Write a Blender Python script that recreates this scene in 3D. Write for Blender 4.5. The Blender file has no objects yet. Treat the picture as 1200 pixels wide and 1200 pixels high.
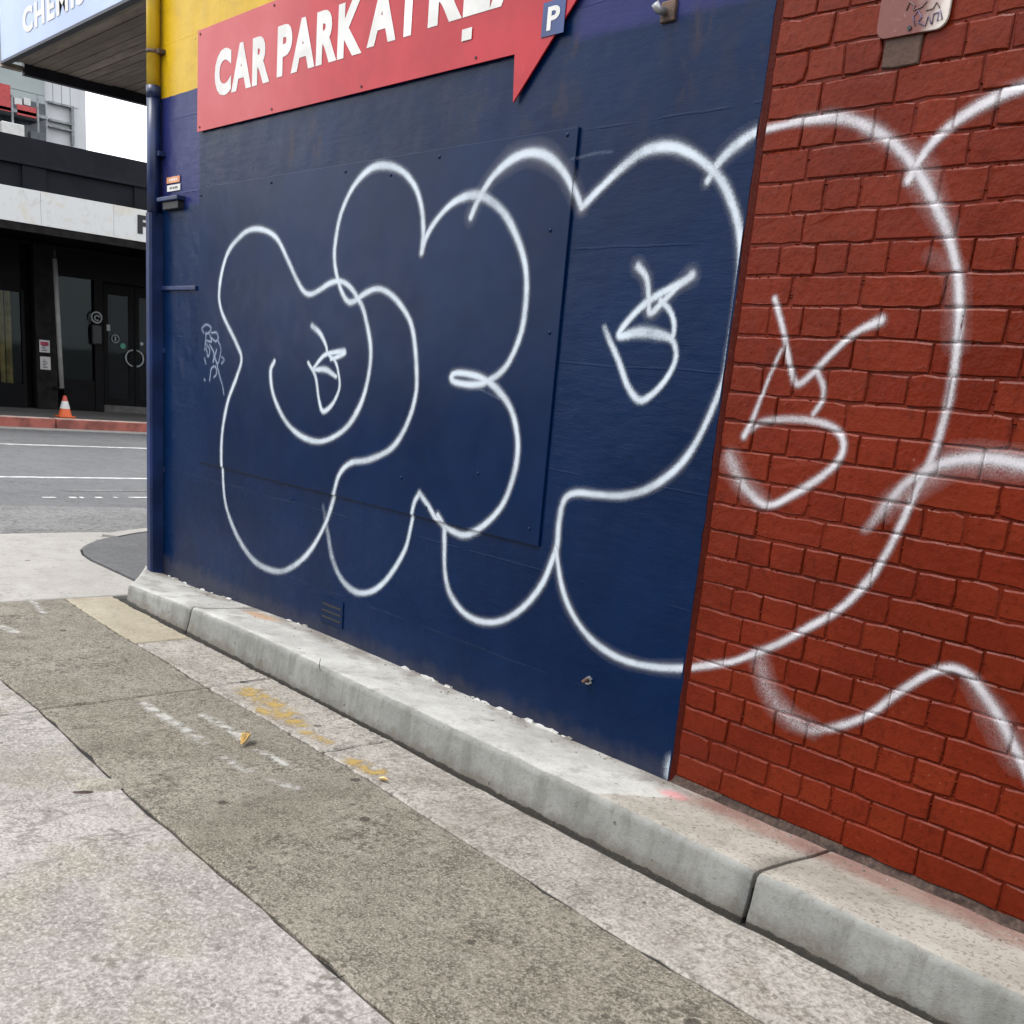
import bpy, bmesh, math, random
import numpy as np
from mathutils import Vector, Matrix, noise as mnoise

random.seed(7)
rng = np.random.default_rng(7)
scene = bpy.context.scene
col = scene.collection
R = math.radians

# ------------------------------------------------------------------ camera
# world: X along the painted wall (+ towards the brick end), Y into the wall, Z up (0 = foot of the brickwork)
YAW, PITCH, ROLL = R(47.465), R(-15.618), R(-5.293)
POS = np.array([2.1757, -2.7861, 1.2505]); FPX = 1241.7; CX, CY = 600.0, 800.0

def cam_axes():
    ca, sa = math.cos(YAW), math.sin(YAW); cb, sb = math.cos(PITCH), math.sin(PITCH)
    cc, sc = math.cos(ROLL), math.sin(ROLL)
    f = np.array([-sa*cb, ca*cb, sb]); r = np.array([ca, sa, 0.0]); d = -np.cross(r, f)
    return cc*r + sc*d, -sc*r + cc*d, f
AR, AD, AF = cam_axes()

cd = bpy.data.cameras.new('camera'); cam = bpy.data.objects.new('camera', cd); col.objects.link(cam)
cam.matrix_world = Matrix(((AR[0], -AD[0], -AF[0], POS[0]), (AR[1], -AD[1], -AF[1], POS[1]),
                           (AR[2], -AD[2], -AF[2], POS[2]), (0, 0, 0, 1)))
cd.sensor_width = 36; cd.lens = FPX/1200*36; cd.shift_y = (CY-600)/1200
cd.clip_start = 0.05; cd.clip_end = 2000
scene.camera = cam

# ------------------------------------------------------------------ sky, sun, exposure (overcast day)
SUN_EL, SUN_AZ = R(58), R(215)
world = bpy.data.worlds.new('World'); scene.world = world; world.use_nodes = True
wn = world.node_tree.nodes; wl = world.node_tree.links
wn.clear()
wo = wn.new('ShaderNodeOutputWorld'); bg = wn.new('ShaderNodeBackground'); sky = wn.new('ShaderNodeTexSky')
sky.sky_type = 'NISHITA'; sky.sun_disc = False; sky.sun_elevation = SUN_EL; sky.sun_rotation = SUN_AZ
sky.dust_density = 4.0; sky.air_density = 1.0
hsv = wn.new('ShaderNodeHueSaturation'); hsv.inputs['Saturation'].default_value = 0.22
wmix = wn.new('ShaderNodeMix'); wmix.data_type = 'RGBA'; wmix.inputs[0].default_value = 0.55
wmix.inputs[7].default_value = (9.0, 9.3, 9.8, 1)
wl.new(sky.outputs[0], hsv.inputs['Color']); wl.new(hsv.outputs[0], wmix.inputs[6])
wl.new(wmix.outputs[2], bg.inputs[0]); bg.inputs[1].default_value = 0.13
wl.new(bg.outputs[0], wo.inputs[0])
sd = bpy.data.lights.new('sun', 'SUN'); sd.energy = 0.9; sd.angle = R(25); sd.color = (1.0, 0.97, 0.92)
sun = bpy.data.objects.new('sun', sd); col.objects.link(sun)
sdir = Vector((math.sin(SUN_AZ)*math.cos(SUN_EL), math.cos(SUN_AZ)*math.cos(SUN_EL), math.sin(SUN_EL)))
sun.rotation_euler = sdir.to_track_quat('Z', 'Y').to_euler()
scene.view_settings.view_transform = 'Standard'
scene.view_settings.look = 'None'
scene.view_settings.exposure = 1.35
scene.view_settings.gamma = 1.0
scene.view_settings.use_curve_mapping = False
scene.render.engine = 'CYCLES'
scene.cycles.max_bounces = 5
scene.cycles.diffuse_bounces = 3
scene.cycles.glossy_bounces = 3
scene.cycles.transparent_max_bounces = 12

# ------------------------------------------------------------------ photo pixels -> places on known planes
def at(px, py, ax, v):
    d = AR*(px-CX)/FPX + AD*(py-CY)/FPX + AF
    i = 'xyz'.index(ax); t = (v-POS[i])/d[i]
    return POS + t*d
GZ = -0.15                      # lane level
YB = -0.009                     # face of the blue render
YP = -0.019                     # face of the sheet fixed to it
def gp(px, py, z=GZ):
    p = at(px, py, 'z', z); return (p[0], p[1])
def wp(px, py, y=YB):
    p = at(px, py, 'y', y); return (p[0], p[2])
def x_on_wall(px, z, y=0.0):    # X of the point at height z on the wall seen in pixel column px
    lo, hi = -6.0, 2.0
    for _ in range(40):
        m = (lo+hi)/2; q = np.array([m, y, z])-POS
        if CX+FPX*(q@AR)/(q@AF) < px: lo = m
        else: hi = m
    return (lo+hi)/2

# ------------------------------------------------------------------ object helpers
def tag(o, label=None, cat=None, group=None, kind=None):
    if label: o['label'] = label
    if cat: o['category'] = cat
    if group: o['group'] = group
    if kind: o['kind'] = kind
    return o
def thing(name, loc, label, cat, group=None):
    o = bpy.data.objects.new(name, None); col.objects.link(o); o.location = loc
    o.empty_display_size = 0.1
    return tag(o, label, cat, group)
def add(name, me, mat, parent=None):
    o = bpy.data.objects.new(name, me); col.objects.link(o)
    if mat is not None:
        me.materials.clear(); me.materials.append(mat)
    if parent is not None:
        o.parent = parent
        o.matrix_parent_inverse = world_of(parent).inverted()
    return o
def world_of(p):
    m = Matrix.Translation(p.location)
    return m if p.parent is None else p_world(p)
def p_world(p):
    return Matrix.Identity(4) if p.type == 'MESH' else Matrix.Translation(p.location)
def mesh_from(bm, name, smooth=False):
    me = bpy.data.meshes.new(name); bm.normal_update(); bm.to_mesh(me); bm.free()
    if smooth:
        for p in me.polygons: p.use_smooth = True
    return me
def pyd(name, v, f, smooth=False):
    me = bpy.data.meshes.new(name); me.from_pydata(v, [], f); me.update()
    if smooth:
        for p in me.polygons: p.use_smooth = True
    return me
def box_bm(x0, x1, y0, y1, z0, z1, bm=None, bevel=0.0):
    new = bm is None
    if new: bm = bmesh.new()
    vs = [bm.verts.new((x, y, z)) for x in (x0, x1) for y in (y0, y1) for z in (z0, z1)]
    fs = []
    for q in ((0,1,3,2), (4,6,7,5), (0,4,5,1), (2,3,7,6), (0,2,6,4), (1,5,7,3)):
        fs.append(bm.faces.new([vs[i] for i in q]))
    if bevel:
        es = set(e for f in fs for e in f.edges)
        bmesh.ops.bevel(bm, geom=list(es), offset=bevel, segments=2, affect='EDGES', profile=0.5)
    bmesh.ops.recalc_face_normals(bm, faces=bm.faces)
    return bm
def box(name, x0, x1, y0, y1, z0, z1, mat, parent=None, bevel=0.0):
    return add(name, mesh_from(box_bm(x0, x1, y0, y1, z0, z1, None, bevel), name), mat, parent)
def tube(name, pts, r, mat, parent=None, n=14, caps=True, radii=None):
    pts = [Vector(p) for p in pts]; v = []; f = []
    up = Vector((0.13, 0.2, 0.97))
    for i, p in enumerate(pts):
        t = (pts[min(i+1, len(pts)-1)]-pts[max(i-1, 0)]).normalized()
        a = t.cross(up)
        if a.length < 0.25: a = t.cross(Vector((1, 0.1, 0)))
        a.normalize(); b = t.cross(a)
        rr = radii[i] if radii else r
        for k in range(n):
            an = 2*math.pi*k/n; v.append(p + a*math.cos(an)*rr + b*math.sin(an)*rr)
    for i in range(len(pts)-1):
        for k in range(n):
            f.append((i*n+k, i*n+(k+1) % n, (i+1)*n+(k+1) % n, (i+1)*n+k))
    if caps:
        f.append(tuple(range(n))[::-1]); f.append(tuple((len(pts)-1)*n+k for k in range(n)))
    me = pyd(name, v, f, True)
    return add(name, me, mat, parent)
def lathe(name, prof, c, mat, parent=None, n=24):
    v = []; f = []
    for r, z in prof:
        for k in range(n):
            a = 2*math.pi*k/n; v.append((c[0]+r*math.cos(a), c[1]+r*math.sin(a), c[2]+z))
    for i in range(len(prof)-1):
        for k in range(n):
            f.append((i*n+k, i*n+(k+1) % n, (i+1)*n+(k+1) % n, (i+1)*n+k))
    return add(name, pyd(name, v, f, True), mat, parent)
def prism_bm(poly, axis, a, b, bevel=0.0):
    """poly: 2D points; axis 'y' -> (x,z) outline from y=a to y=b; axis 'x' -> (y,z); axis 'z' -> (x,y)"""
    bm = bmesh.new()
    def P(u, w, h):
        return {'y': (u, h, w), 'x': (h, u, w), 'z': (u, w, h)}[axis]
    A = [bm.verts.new(P(u, w, a)) for u, w in poly]; B = [bm.verts.new(P(u, w, b)) for u, w in poly]
    fa = bm.faces.new(A); fb = bm.faces.new(B[::-1]); n = len(poly)
    for i in range(n): bm.faces.new((A[(i+1) % n], A[i], B[i], B[(i+1) % n]))
    bmesh.ops.recalc_face_normals(bm, faces=bm.faces)
    if bevel:
        bmesh.ops.bevel(bm, geom=list(fa.edges)+list(fb.edges), offset=bevel, segments=1, affect='EDGES')
    bmesh.ops.triangulate(bm, faces=[f for f in bm.faces if len(f.verts) > 4])
    return bm
def prism(name, poly, axis, a, b, mat, parent=None, bevel=0.0):
    return add(name, mesh_from(prism_bm(poly, axis, a, b, bevel), name), mat, parent)
def text_mesh(name, body, width, height, fat, depth, place, mat, parent):
    """text scaled to width x height (cap height); place(u, v, w) -> world point"""
    cu = bpy.data.curves.new(name, 'FONT'); cu.body = body; cu.size = 1.0; cu.offset = fat; cu.extrude = depth
    cu.resolution_u = 4; cu.space_character = 1.20
    t = bpy.data.objects.new(name, cu); col.objects.link(t)
    dg = bpy.context.evaluated_depsgraph_get(); dg.update()
    me = bpy.data.meshes.new_from_object(t.evaluated_get(dg))
    bpy.data.objects.remove(t); bpy.data.curves.remove(cu)
    xs = [v.co.x for v in me.vertices]; ys = [v.co.y for v in me.vertices]
    x0, x1, y0, y1 = min(xs), max(xs), min(ys), max(ys)
    for v in me.vertices:
        v.co = place((v.co.x-x0)/(x1-x0)*width, (v.co.y-y0)/(y1-y0)*height, v.co.z)
    me.update()
    return add(name, me, mat, parent)

# ------------------------------------------------------------------ materials
class N:
    """tiny node-graph helper"""
    def __init__(s, name):
        s.m = bpy.data.materials.new(name); s.m.use_nodes = True
        s.t = s.m.node_tree; s.t.nodes.clear(); s.l = s.t.links
        s.out = s.t.nodes.new('ShaderNodeOutputMaterial')
        s.tc = s.t.nodes.new('ShaderNodeTexCoord')
    def link(s, a, b): s.l.new(a, b)
    def inp(s, sock, v):
        if isinstance(v, bpy.types.NodeSocket): s.l.new(v, sock)
        elif v is not None:
            if hasattr(sock, 'default_value') and isinstance(v, (tuple, list)) and len(v) == 3 and len(sock.default_value) == 4:
                v = (*v, 1)
            sock.default_value = v
    def co(s): return s.tc.outputs['Object']
    def mapped(s, sc=(1, 1, 1), rot=(0, 0, 0)):
        n = s.t.nodes.new('ShaderNodeMapping'); s.l.new(s.co(), n.inputs[0])
        n.inputs['Scale'].default_value = sc; n.inputs['Rotation'].default_value = rot
        return n.outputs[0]
    def noise(s, scale, detail=4, rough=0.55, vec=None, dist=0.0):
        n = s.t.nodes.new('ShaderNodeTexNoise'); s.l.new(vec or s.co(), n.inputs['Vector'])
        n.inputs['Scale'].default_value = scale; n.inputs['Detail'].default_value = detail
        n.inputs['Roughness'].default_value = rough; n.inputs['Distortion'].default_value = dist
        return n.outputs[0]
    def vor(s, scale, feature='F1', out='Distance', vec=None, rnd=1.0):
        n = s.t.nodes.new('ShaderNodeTexVoronoi'); n.feature = feature; s.l.new(vec or s.co(), n.inputs['Vector'])
        n.inputs['Scale'].default_value = scale; n.inputs['Randomness'].default_value = rnd
        return n.outputs[out]
    def math(s, op, a, b=None, c=None, clamp=False):
        n = s.t.nodes.new('ShaderNodeMath'); n.operation = op; n.use_clamp = clamp
        for k, v in enumerate((a, b, c)):
            if v is not None: s.inp(n.inputs[k], v)
        return n.outputs[0]
    def step(s, v, lo, hi, a=0.0, b=1.0):
        n = s.t.nodes.new('ShaderNodeMapRange'); n.interpolation_type = 'SMOOTHSTEP'
        s.inp(n.inputs[0], v)
        if lo <= hi: vals = (lo, hi, a, b)
        else: vals = (hi, lo, b, a)
        for k, x in enumerate(vals): n.inputs[k+1].default_value = x
        return n.outputs[0]
    def mix(s, f, a, b, mode='MIX'):
        n = s.t.nodes.new('ShaderNodeMix'); n.data_type = 'RGBA'; n.blend_type = mode
        s.inp(n.inputs[0], f); s.inp(n.inputs[6], a); s.inp(n.inputs[7], b)
        return n.outputs[2]
    def xyz(s):
        n = s.t.nodes.new('ShaderNodeSeparateXYZ'); s.l.new(s.co(), n.inputs[0]); return n.outputs
    def attr(s, name):
        n = s.t.nodes.new('ShaderNodeAttribute'); n.attribute_name = name; return n.outputs['Fac']
    def rand(s):
        n = s.t.nodes.new('ShaderNodeObjectInfo'); return n.outputs['Random']
    def bump(s, h, strength=0.5, dist=0.005, prev=None):
        n = s.t.nodes.new('ShaderNodeBump'); s.inp(n.inputs['Height'], h)
        n.inputs['Strength'].default_value = strength; n.inputs['Distance'].default_value = dist
        if prev is not None: s.l.new(prev, n.inputs['Normal'])
        return n.outputs[0]
    def bsdf(s, color, rough=0.6, normal=None, metal=0.0, spec=0.5, coat=0.0, coat_rough=0.2):
        n = s.t.nodes.new('ShaderNodeBsdfPrincipled')
        s.inp(n.inputs['Base Color'], color); s.inp(n.inputs['Roughness'], rough)
        n.inputs['Metallic'].default_value = metal; n.inputs['Specular IOR Level'].default_value = spec
        n.inputs['Coat Weight'].default_value = coat; n.inputs['Coat Roughness'].default_value = coat_rough
        if normal is not None: s.l.new(normal, n.inputs['Normal'])
        return n.outputs[0]
    def end(s, sh):
        s.l.new(sh, s.out.inputs[0]); return s.m

def m_plain(name, c, rough=0.6, var=0.25, scale=6.0, bump=0.15, bscale=60, metal=0.0, spec=0.4):
    c = tuple(x*.64 for x in c)
    n = N(name); nz = n.noise(scale, 3)
    d = tuple(x*(1-var) for x in c); l = tuple(min(1, x*(1+var)) for x in c)
    k = n.mix(n.step(nz, 0.35, 0.65), d, l)
    b = n.bump(n.noise(bscale, 2), bump, 0.003)
    return n.end(n.bsdf(k, rough, b, metal, spec))

def m_concrete(name, c1, c2, dark, light, agg=110.0, pit_shade=0.3, moss=None, bump=0.5, spots=True, tone=1.3, crease=0.0):
    c1, c2, dark, light = (tuple(x*.60 for x in c) for c in (c1, c2, dark, light))
    n = N(name)
    big = n.noise(tone, 5, 0.65); mid = n.noise(8.0, 4, 0.7)
    f1 = n.noise(agg, 2, 0.65); f2 = n.noise(agg*0.42, 2, 0.6)
    k = n.mix(n.step(big, 0.34, 0.66), c1, c2)
    if moss: k = n.mix(n.math('MULTIPLY', n.step(n.noise(1.9, 4, 0.7), 0.46, 0.66), 0.75), k, tuple(x*.60 for x in moss))
    k = n.mix(n.step(mid, 0.50, 0.72, 0, 0.40), k, dark)
    k = n.mix(n.step(mid, 0.46, 0.28, 0, 0.30), k, light)
    pm = n.step(mid, 0.36, 0.66, pit_shade*.55, pit_shade*1.15)
    k = n.mix(n.math('MULTIPLY', n.step(f1, 0.52, 0.62), pm), k, dark)
    k = n.mix(n.step(f1, 0.47, 0.36, 0, pit_shade*.85), k, light)
    k = n.mix(n.step(f2, 0.56, 0.66, 0, pit_shade*.85), k, dark)
    k = n.mix(n.step(f2, 0.42, 0.32, 0, pit_shade*.5), k, light)
    blot = n.math('MULTIPLY', n.step(n.noise(2.7, 4, .75), .55, .68), n.step(f2, .46, .56))
    k = n.mix(n.math('MULTIPLY', blot, .65), k, dark)
    if crease:
        cz = n.math('ABSOLUTE', n.math('SUBTRACT', n.noise(1.5, 4, .6, n.mapped((1.9, .55, 1))), .5))
        cm = n.math('MULTIPLY', n.step(cz, .012, .003), n.step(big, .46, .56))
        k = n.mix(n.math('MULTIPLY', cm, crease), k, tuple(x*.6 for x in dark))
        k = n.mix(n.math('MULTIPLY', n.step(n.noise(.9, 5, .75), .50, .64), .35), k, tuple(x*.62 for x in c1))
    if spots:
        wob = n.math('ADD', n.vor(3.1), n.math('MULTIPLY', n.math('SUBTRACT', f2, 0.5), 0.09))
        k = n.mix(n.step(wob, 0.070, 0.052, 0, 0.75), k, tuple(x*0.35 for x in dark))
        wob2 = n.math('ADD', n.vor(6.3), n.math('MULTIPLY', n.math('SUBTRACT', f2, 0.5), 0.10))
        k = n.mix(n.step(wob2, 0.075, 0.055, 0, 0.55), k, tuple(x*0.4 for x in dark))
    b = n.bump(n.math('ADD', f1, n.math('MULTIPLY', f2, 1.5)), bump, 0.004)
    return n.end(n.bsdf(k, 0.85, b, spec=0.25))

M = {}
M['lane'] = m_concrete('rough_lane_concrete', (.34, .315, .292), (.475, .443, .422), (.16, .143, .12), (.68, .645, .61), 100, .52, moss=(.34, .315, .245), bump=.8, crease=.4)
M['strip'] = m_concrete('exposed_aggregate', (.222, .199, .158), (.305, .277, .222), (.075, .065, .050), (.46, .425, .355), 135, .72, moss=(.215, .190, .142), bump=.6, crease=.3)
M['gutter'] = m_concrete('gutter_concrete', (.34, .31, .275), (.48, .445, .40), (.13, .11, .09), (.62, .585, .53), 90, .55, moss=(.27, .24, .19), bump=.6, tone=2.6, crease=.35)
M['gutter_yellow'] = m_concrete('new_gutter_concrete', (.40, .35, .25), (.50, .45, .34), (.22, .19, .14), (.62, .58, .5), 120, .25, bump=.4)
M['crossover'] = m_concrete('crossover_concrete', (.42, .395, .36), (.50, .475, .44), (.25, .23, .21), (.6, .58, .55), 60, .2, bump=.25, tone=.7)
M['joint'] = m_plain('joint_filler', (.022, .020, .017), .95, .4, 20, .4)
M['asphalt'] = m_concrete('asphalt', (.145, .145, .15), (.185, .185, .19), (.07, .07, .07), (.27, .27, .27), 70, .35, bump=.5, spots=False, tone=.4)
M['asphalt_rough'] = m_concrete('coarse_asphalt', (.19, .185, .18), (.26, .255, .25), (.08, .08, .08), (.36, .36, .35), 45, .5, bump=.8, spots=False, tone=1.1)
M['asphalt_path'] = m_concrete('path_asphalt', (.13, .13, .135), (.16, .16, .165), (.07, .07, .07), (.24, .24, .24), 80, .35, bump=.5, spots=False)
M['ground'] = m_concrete('far_ground', (.16, .16, .16), (.22, .21, .2), (.09, .09, .09), (.3, .3, .3), 30, .3, bump=.3, spots=False)
M['line'] = m_plain('road_paint', (.62, .62, .60), .6, .25, 9)
M['farpath'] = m_concrete('far_footpath', (.11, .105, .10), (.14, .135, .13), (.07, .06, .06), (.2, .2, .2), 40, .3, bump=.3, spots=False)

def m_kerb():
    n = N('kerb_concrete'); x, y, z = n.xyz()
    big = n.noise(2.5, 5, .7); fine = n.noise(150, 3, .7)
    new = n.mix(n.step(big, .38, .62), (.30, .297, .278), (.40, .396, .372))
    old = n.mix(n.step(big, .38, .62), (.220, .203, .172), (.305, .286, .25))
    edge = n.math('ADD', x, n.math('MULTIPLY', n.math('ADD', y, .2), -.45))
    edge = n.math('ADD', edge, n.math('MULTIPLY', n.math('SUBTRACT', n.noise(9, 4), .5), .06))
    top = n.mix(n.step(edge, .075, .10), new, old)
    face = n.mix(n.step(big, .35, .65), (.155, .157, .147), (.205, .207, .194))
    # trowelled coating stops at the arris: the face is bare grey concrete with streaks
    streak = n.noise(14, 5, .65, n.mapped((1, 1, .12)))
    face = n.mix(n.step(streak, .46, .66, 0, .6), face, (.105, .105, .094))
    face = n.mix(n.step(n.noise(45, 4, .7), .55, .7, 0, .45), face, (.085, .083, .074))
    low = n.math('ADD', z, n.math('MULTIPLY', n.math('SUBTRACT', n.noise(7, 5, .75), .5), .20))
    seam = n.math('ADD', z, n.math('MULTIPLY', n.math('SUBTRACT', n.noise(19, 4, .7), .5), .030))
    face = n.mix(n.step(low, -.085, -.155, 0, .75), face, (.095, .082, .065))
    face = n.mix(n.step(seam, -.141, -.148, 0, .9), face, (.018, .016, .013))  # dirt line that also paints in the shaded gap at the gutter
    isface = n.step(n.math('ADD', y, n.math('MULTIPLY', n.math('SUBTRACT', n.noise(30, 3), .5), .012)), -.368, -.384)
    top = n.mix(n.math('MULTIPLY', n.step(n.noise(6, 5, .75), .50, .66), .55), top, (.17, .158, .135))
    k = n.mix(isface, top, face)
    oldm = n.math('MULTIPLY', n.step(edge, .075, .10), n.math('SUBTRACT', 1.0, isface))
    k = n.mix(n.math('MULTIPLY', n.step(n.noise(75, 2, .65), .53, .66), n.math('ADD', n.math('MULTIPLY', oldm, .45), .18)), k, (.11, .085, .06))
    k = n.mix(n.step(fine, .6, .75, 0, .3), k, (.12, .115, .10))
    # dirt against the wall foot, red overspray on the kerb under the bricks
    dirt = n.math('MULTIPLY', n.step(n.math('ADD', y, n.math('MULTIPLY', n.math('SUBTRACT', n.noise(16, 4, .7), .5), .16)), -.16, -.03), .75)
    k = n.mix(n.math('MULTIPLY', dirt, n.step(n.noise(5, 4), .35, .6)), k, (.11, .09, .075))
    red = n.math('MULTIPLY', n.step(n.math('ADD', y, n.math('MULTIPLY', n.math('SUBTRACT', n.noise(7, 4), .5), .10)), -.15, -.05), n.step(x, .03, .25, 0, .36))
    k = n.mix(red, k, (.22, .06, .045))
    dx = n.math('SUBTRACT', x, .10); dy = n.math('ADD', y, .105)
    rr = n.math('SQRT', n.math('ADD', n.math('MULTIPLY', dx, dx), n.math('MULTIPLY', n.math('MULTIPLY', dy, dy), 2.0)))
    rr = n.math('ADD', rr, n.math('MULTIPLY', n.math('SUBTRACT', n.noise(30, 4, .7), .5), .10))
    k = n.mix(n.step(rr, .075, .015, 0, .5), k, (.55, .13, .15))
    dx2 = n.math('ADD', x, 2.75); dy2 = n.math('ADD', y, .10)
    r2 = n.math('SQRT', n.math('ADD', n.math('MULTIPLY', n.math('MULTIPLY', dx2, dx2), .12), n.math('MULTIPLY', dy2, dy2)))
    r2 = n.math('ADD', r2, n.math('MULTIPLY', n.math('SUBTRACT', n.noise(22, 4), .5), .05))
    k = n.mix(n.step(r2, .07, .03, 0, .7), k, (.33, .19, .09))
    v = n.vor(9.0); v = n.math('ADD', v, n.math('MULTIPLY', n.math('SUBTRACT', n.noise(70, 2), .5), .08))
    k = n.mix(n.step(v, .075, .05, 0, .7), k, (.045, .04, .035))
    b = n.bump(n.math('ADD', n.math('MULTIPLY', n.noise(26, 3, .6), 2.5), n.noise(170, 2, .7)), .45, .003)
    return n.end(n.bsdf(k, .8, b, spec=.3))
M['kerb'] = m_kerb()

BLUE = (.0045, .0155, .066)
def m_bluewall(name, sheet=False):
    n = N(name); x, y, z = n.xyz()
    big = n.noise(1.4, 5, .6); mid = n.noise(9, 5, .65)
    k = n.mix(n.step(big, .35, .65), (.0003, .0074, .032), (.0006, .0105, .044))
    k = n.mix(n.step(mid, .5, .75, 0, .35), k, (.0035, .009, .034))
    wob = n.math('MULTIPLY', n.math('SUBTRACT', n.noise(6, 3), .5), .012)
    zz = n.math('ADD', z, wob); xx = n.math('ADD', x, wob)
    if not sheet:
        grey = n.math('MULTIPLY', n.step(n.noise(2.3, 5, .65), .45, .65), n.step(zz, 1.9, 2.3))
        k = n.mix(n.math('MULTIPLY', grey, .6), k, (.014, .019, .036))
        old = n.math('MULTIPLY', n.step(xx, -3.70, -3.74), n.math('MULTIPLY', n.step(zz, 2.03, 2.06), 1.0))
        old2 = n.math('MULTIPLY', n.step(xx, -.86, -.80), n.step(zz, 2.385, 2.42))
        k = n.mix(n.math('ADD', old, old2, clamp=True), k, (.013, .017, .078))
        yel = n.step(zz, 2.618, 2.622)
        ycol = n.mix(n.step(n.noise(4, 5, .65), .4, .7), (.44, .275, .006), (.36, .225, .010))
        k = n.mix(yel, k, ycol)
        rust = n.math('MULTIPLY', n.step(n.noise(5, 5, .7, n.mapped((1, 1, .35))), .54, .72), n.math('MULTIPLY', n.step(z, 2.1, 2.2), n.step(z, 2.45, 2.40)))
        k = n.mix(n.math('MULTIPLY', rust, .55), k, (.045, .030, .026))
        # dusty, flaking foot of the wall
        foot = n.math('ADD', z, n.math('MULTIPLY', n.math('SUBTRACT', n.noise(9, 5, .7), .5), .16))
        k = n.mix(n.step(foot, .07, -.03, 0, .35), k, (.06, .054, .05))
    sc = n.step(n.noise(38, 5, .75, n.mapped((1, 1, .5))), .66, .74)
    k = n.mix(n.math('MULTIPLY', sc, .10 if not sheet else .05), k, (.05, .07, .12))
    pit_shade = n.step(n.vor(6.5), .045, .02)
    k = n.mix(n.math('MULTIPLY', pit_shade, .8), k, (.002, .003, .008))
    if sheet:
        b = n.bump(n.noise(2.0, 3), .25, .02); b = n.bump(n.noise(120, 3), .12, .002, b)
        rough = n.step(n.noise(8, 2), .3, .7, .20, .27)
    else:
        # board marks of the render every ~0.4 m, faint painted-over brick at the corner
        wv = n.math('ADD', z, n.math('MULTIPLY', n.math('SUBTRACT', n.noise(3, 1), .5), .02))
        fr = n.math('ABSOLUTE', n.math('SUBTRACT', n.math('FRACT', n.math('MULTIPLY', wv, 2.6)), .5))
        ridge = n.math('MULTIPLY', n.step(fr, .012, .004), n.step(n.noise(2.7, 3, vec=n.mapped((1, 1, .3))), .42, .55))
        br = n.t.nodes.new('ShaderNodeTexBrick')
        mp = n.t.nodes.new('ShaderNodeCombineXYZ'); n.link(x, mp.inputs[0]); n.link(z, mp.inputs[1]); n.link(mp.outputs[0], br.inputs['Vector'])
        br.inputs['Scale'].default_value = 1.0; br.inputs['Brick Width'].default_value = .24; br.inputs['Row Height'].default_value = .086
        br.inputs['Mortar Size'].default_value = .006; br.inputs['Mortar Smooth'].default_value = .6
        brm = n.math('MULTIPLY', br.outputs['Fac'], n.math('MULTIPLY', n.step(x, -3.70, -3.76), .8))
        bre = n.math('MULTIPLY', br.outputs['Fac'], n.math('MULTIPLY', n.step(x, -.78, -.74), .10))
        b = n.bump(n.noise(4, 2, .6), .30, .02)
        b = n.bump(n.noise(24, 4, .7, n.mapped((.35, 1, 1.5))), .32, .005, b)
        b = n.bump(n.math('ADD', brm, bre), -.6, .006, b)
        b = n.bump(ridge, .25, .004, b)
        rough = n.step(n.noise(6, 2), .3, .7, .24, .32)
    return n.end(n.bsdf(k, rough, b, spec=.105))
M['blue'] = m_bluewall('blue_painted_render'); M['sheet'] = m_bluewall('blue_painted_sheet', True)
M['bluepipe'] = m_plain('blue_gloss_metal', (.010, .026, .10), .35, .3, 5, .12, 40)

def m_brick(name, base, dark, light):
    n = N(name)
    f = n.noise(55, 4, .7); g = n.noise(2.2, 4, .6)
    k = n.mix(n.step(g, .35, .65), dark, base)
    k = n.mix(n.math('MULTIPLY', n.rand(), .5), k, light)
    k = n.mix(n.step(f, .50, .72, 0, .55), k, tuple(c*.5 for c in dark))
    k = n.mix(n.step(n.noise(9, 4, .7), .52, .72, 0, .45), k, tuple(c*.55 for c in dark))
    k = n.mix(n.math('MULTIPLY', n.step(f, .36, .28), n.step(g, .45, .6, .1, .6)), k, (.20, .085, .06))
    b = n.bump(n.math('ADD', n.math('MULTIPLY', n.noise(20, 3, .6), 1.6), f), .55, .0035)
    return n.end(n.bsdf(k, n.step(g, .3, .7, .24, .38), b, spec=.10))
M['brick'] = m_brick('red_painted_brick', (.116, .0125, .0038), (.080, .0082, .0028), (.135, .0190, .0058))
M['mortar'] = m_brick('red_painted_mortar', (.104, .0112, .0036), (.078, .0082, .0030), (.112, .0145, .0045))
M['strip_red'] = m_brick('dark_red_strip', (.070, .009, .005), (.050, .007, .004), (.08, .012, .006))
M['grime'] = m_concrete('grimy_mortar', (.06, .035, .028), (.10, .065, .052), (.02, .015, .012), (.16, .11, .09), 60, .5, bump=.8, spots=False, tone=9)

def m_paint(name, c, thr=.6, rough=.55, nscale=230.0, strength=1.0):
    """sprayed or worn paint: coverage comes from the sheet's own alpha, broken up into droplets"""
    n = N(name); a = n.attr('cover')
    nz = n.math('MULTIPLY', n.math('SUBTRACT', n.noise(nscale, 2, .6), .5), thr)
    n2 = n.math('MULTIPLY', n.math('SUBTRACT', n.noise(28, 4, .6), .5), .30)
    e = n.math('MULTIPLY', n.math('SUBTRACT', 1.0, a), n.math('MULTIPLY', a, 4.0))
    al = n.math('ADD', a, n.math('MULTIPLY', n.math('ADD', nz, n2), e), clamp=True)
    al = n.math('MULTIPLY', al, strength)
    tr = n.t.nodes.new('ShaderNodeBsdfTransparent'); mx = n.t.nodes.new('ShaderNodeMixShader')
    n.link(al, mx.inputs[0]); n.link(tr.outputs[0], mx.inputs[1])
    n.link(n.bsdf(c, rough, None, spec=.4), mx.inputs[2])
    return n.end(mx.outputs[0])
M['spray_brick'] = m_paint('white_spray_on_brick', (.50, .485, .51), 1.0)
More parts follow.
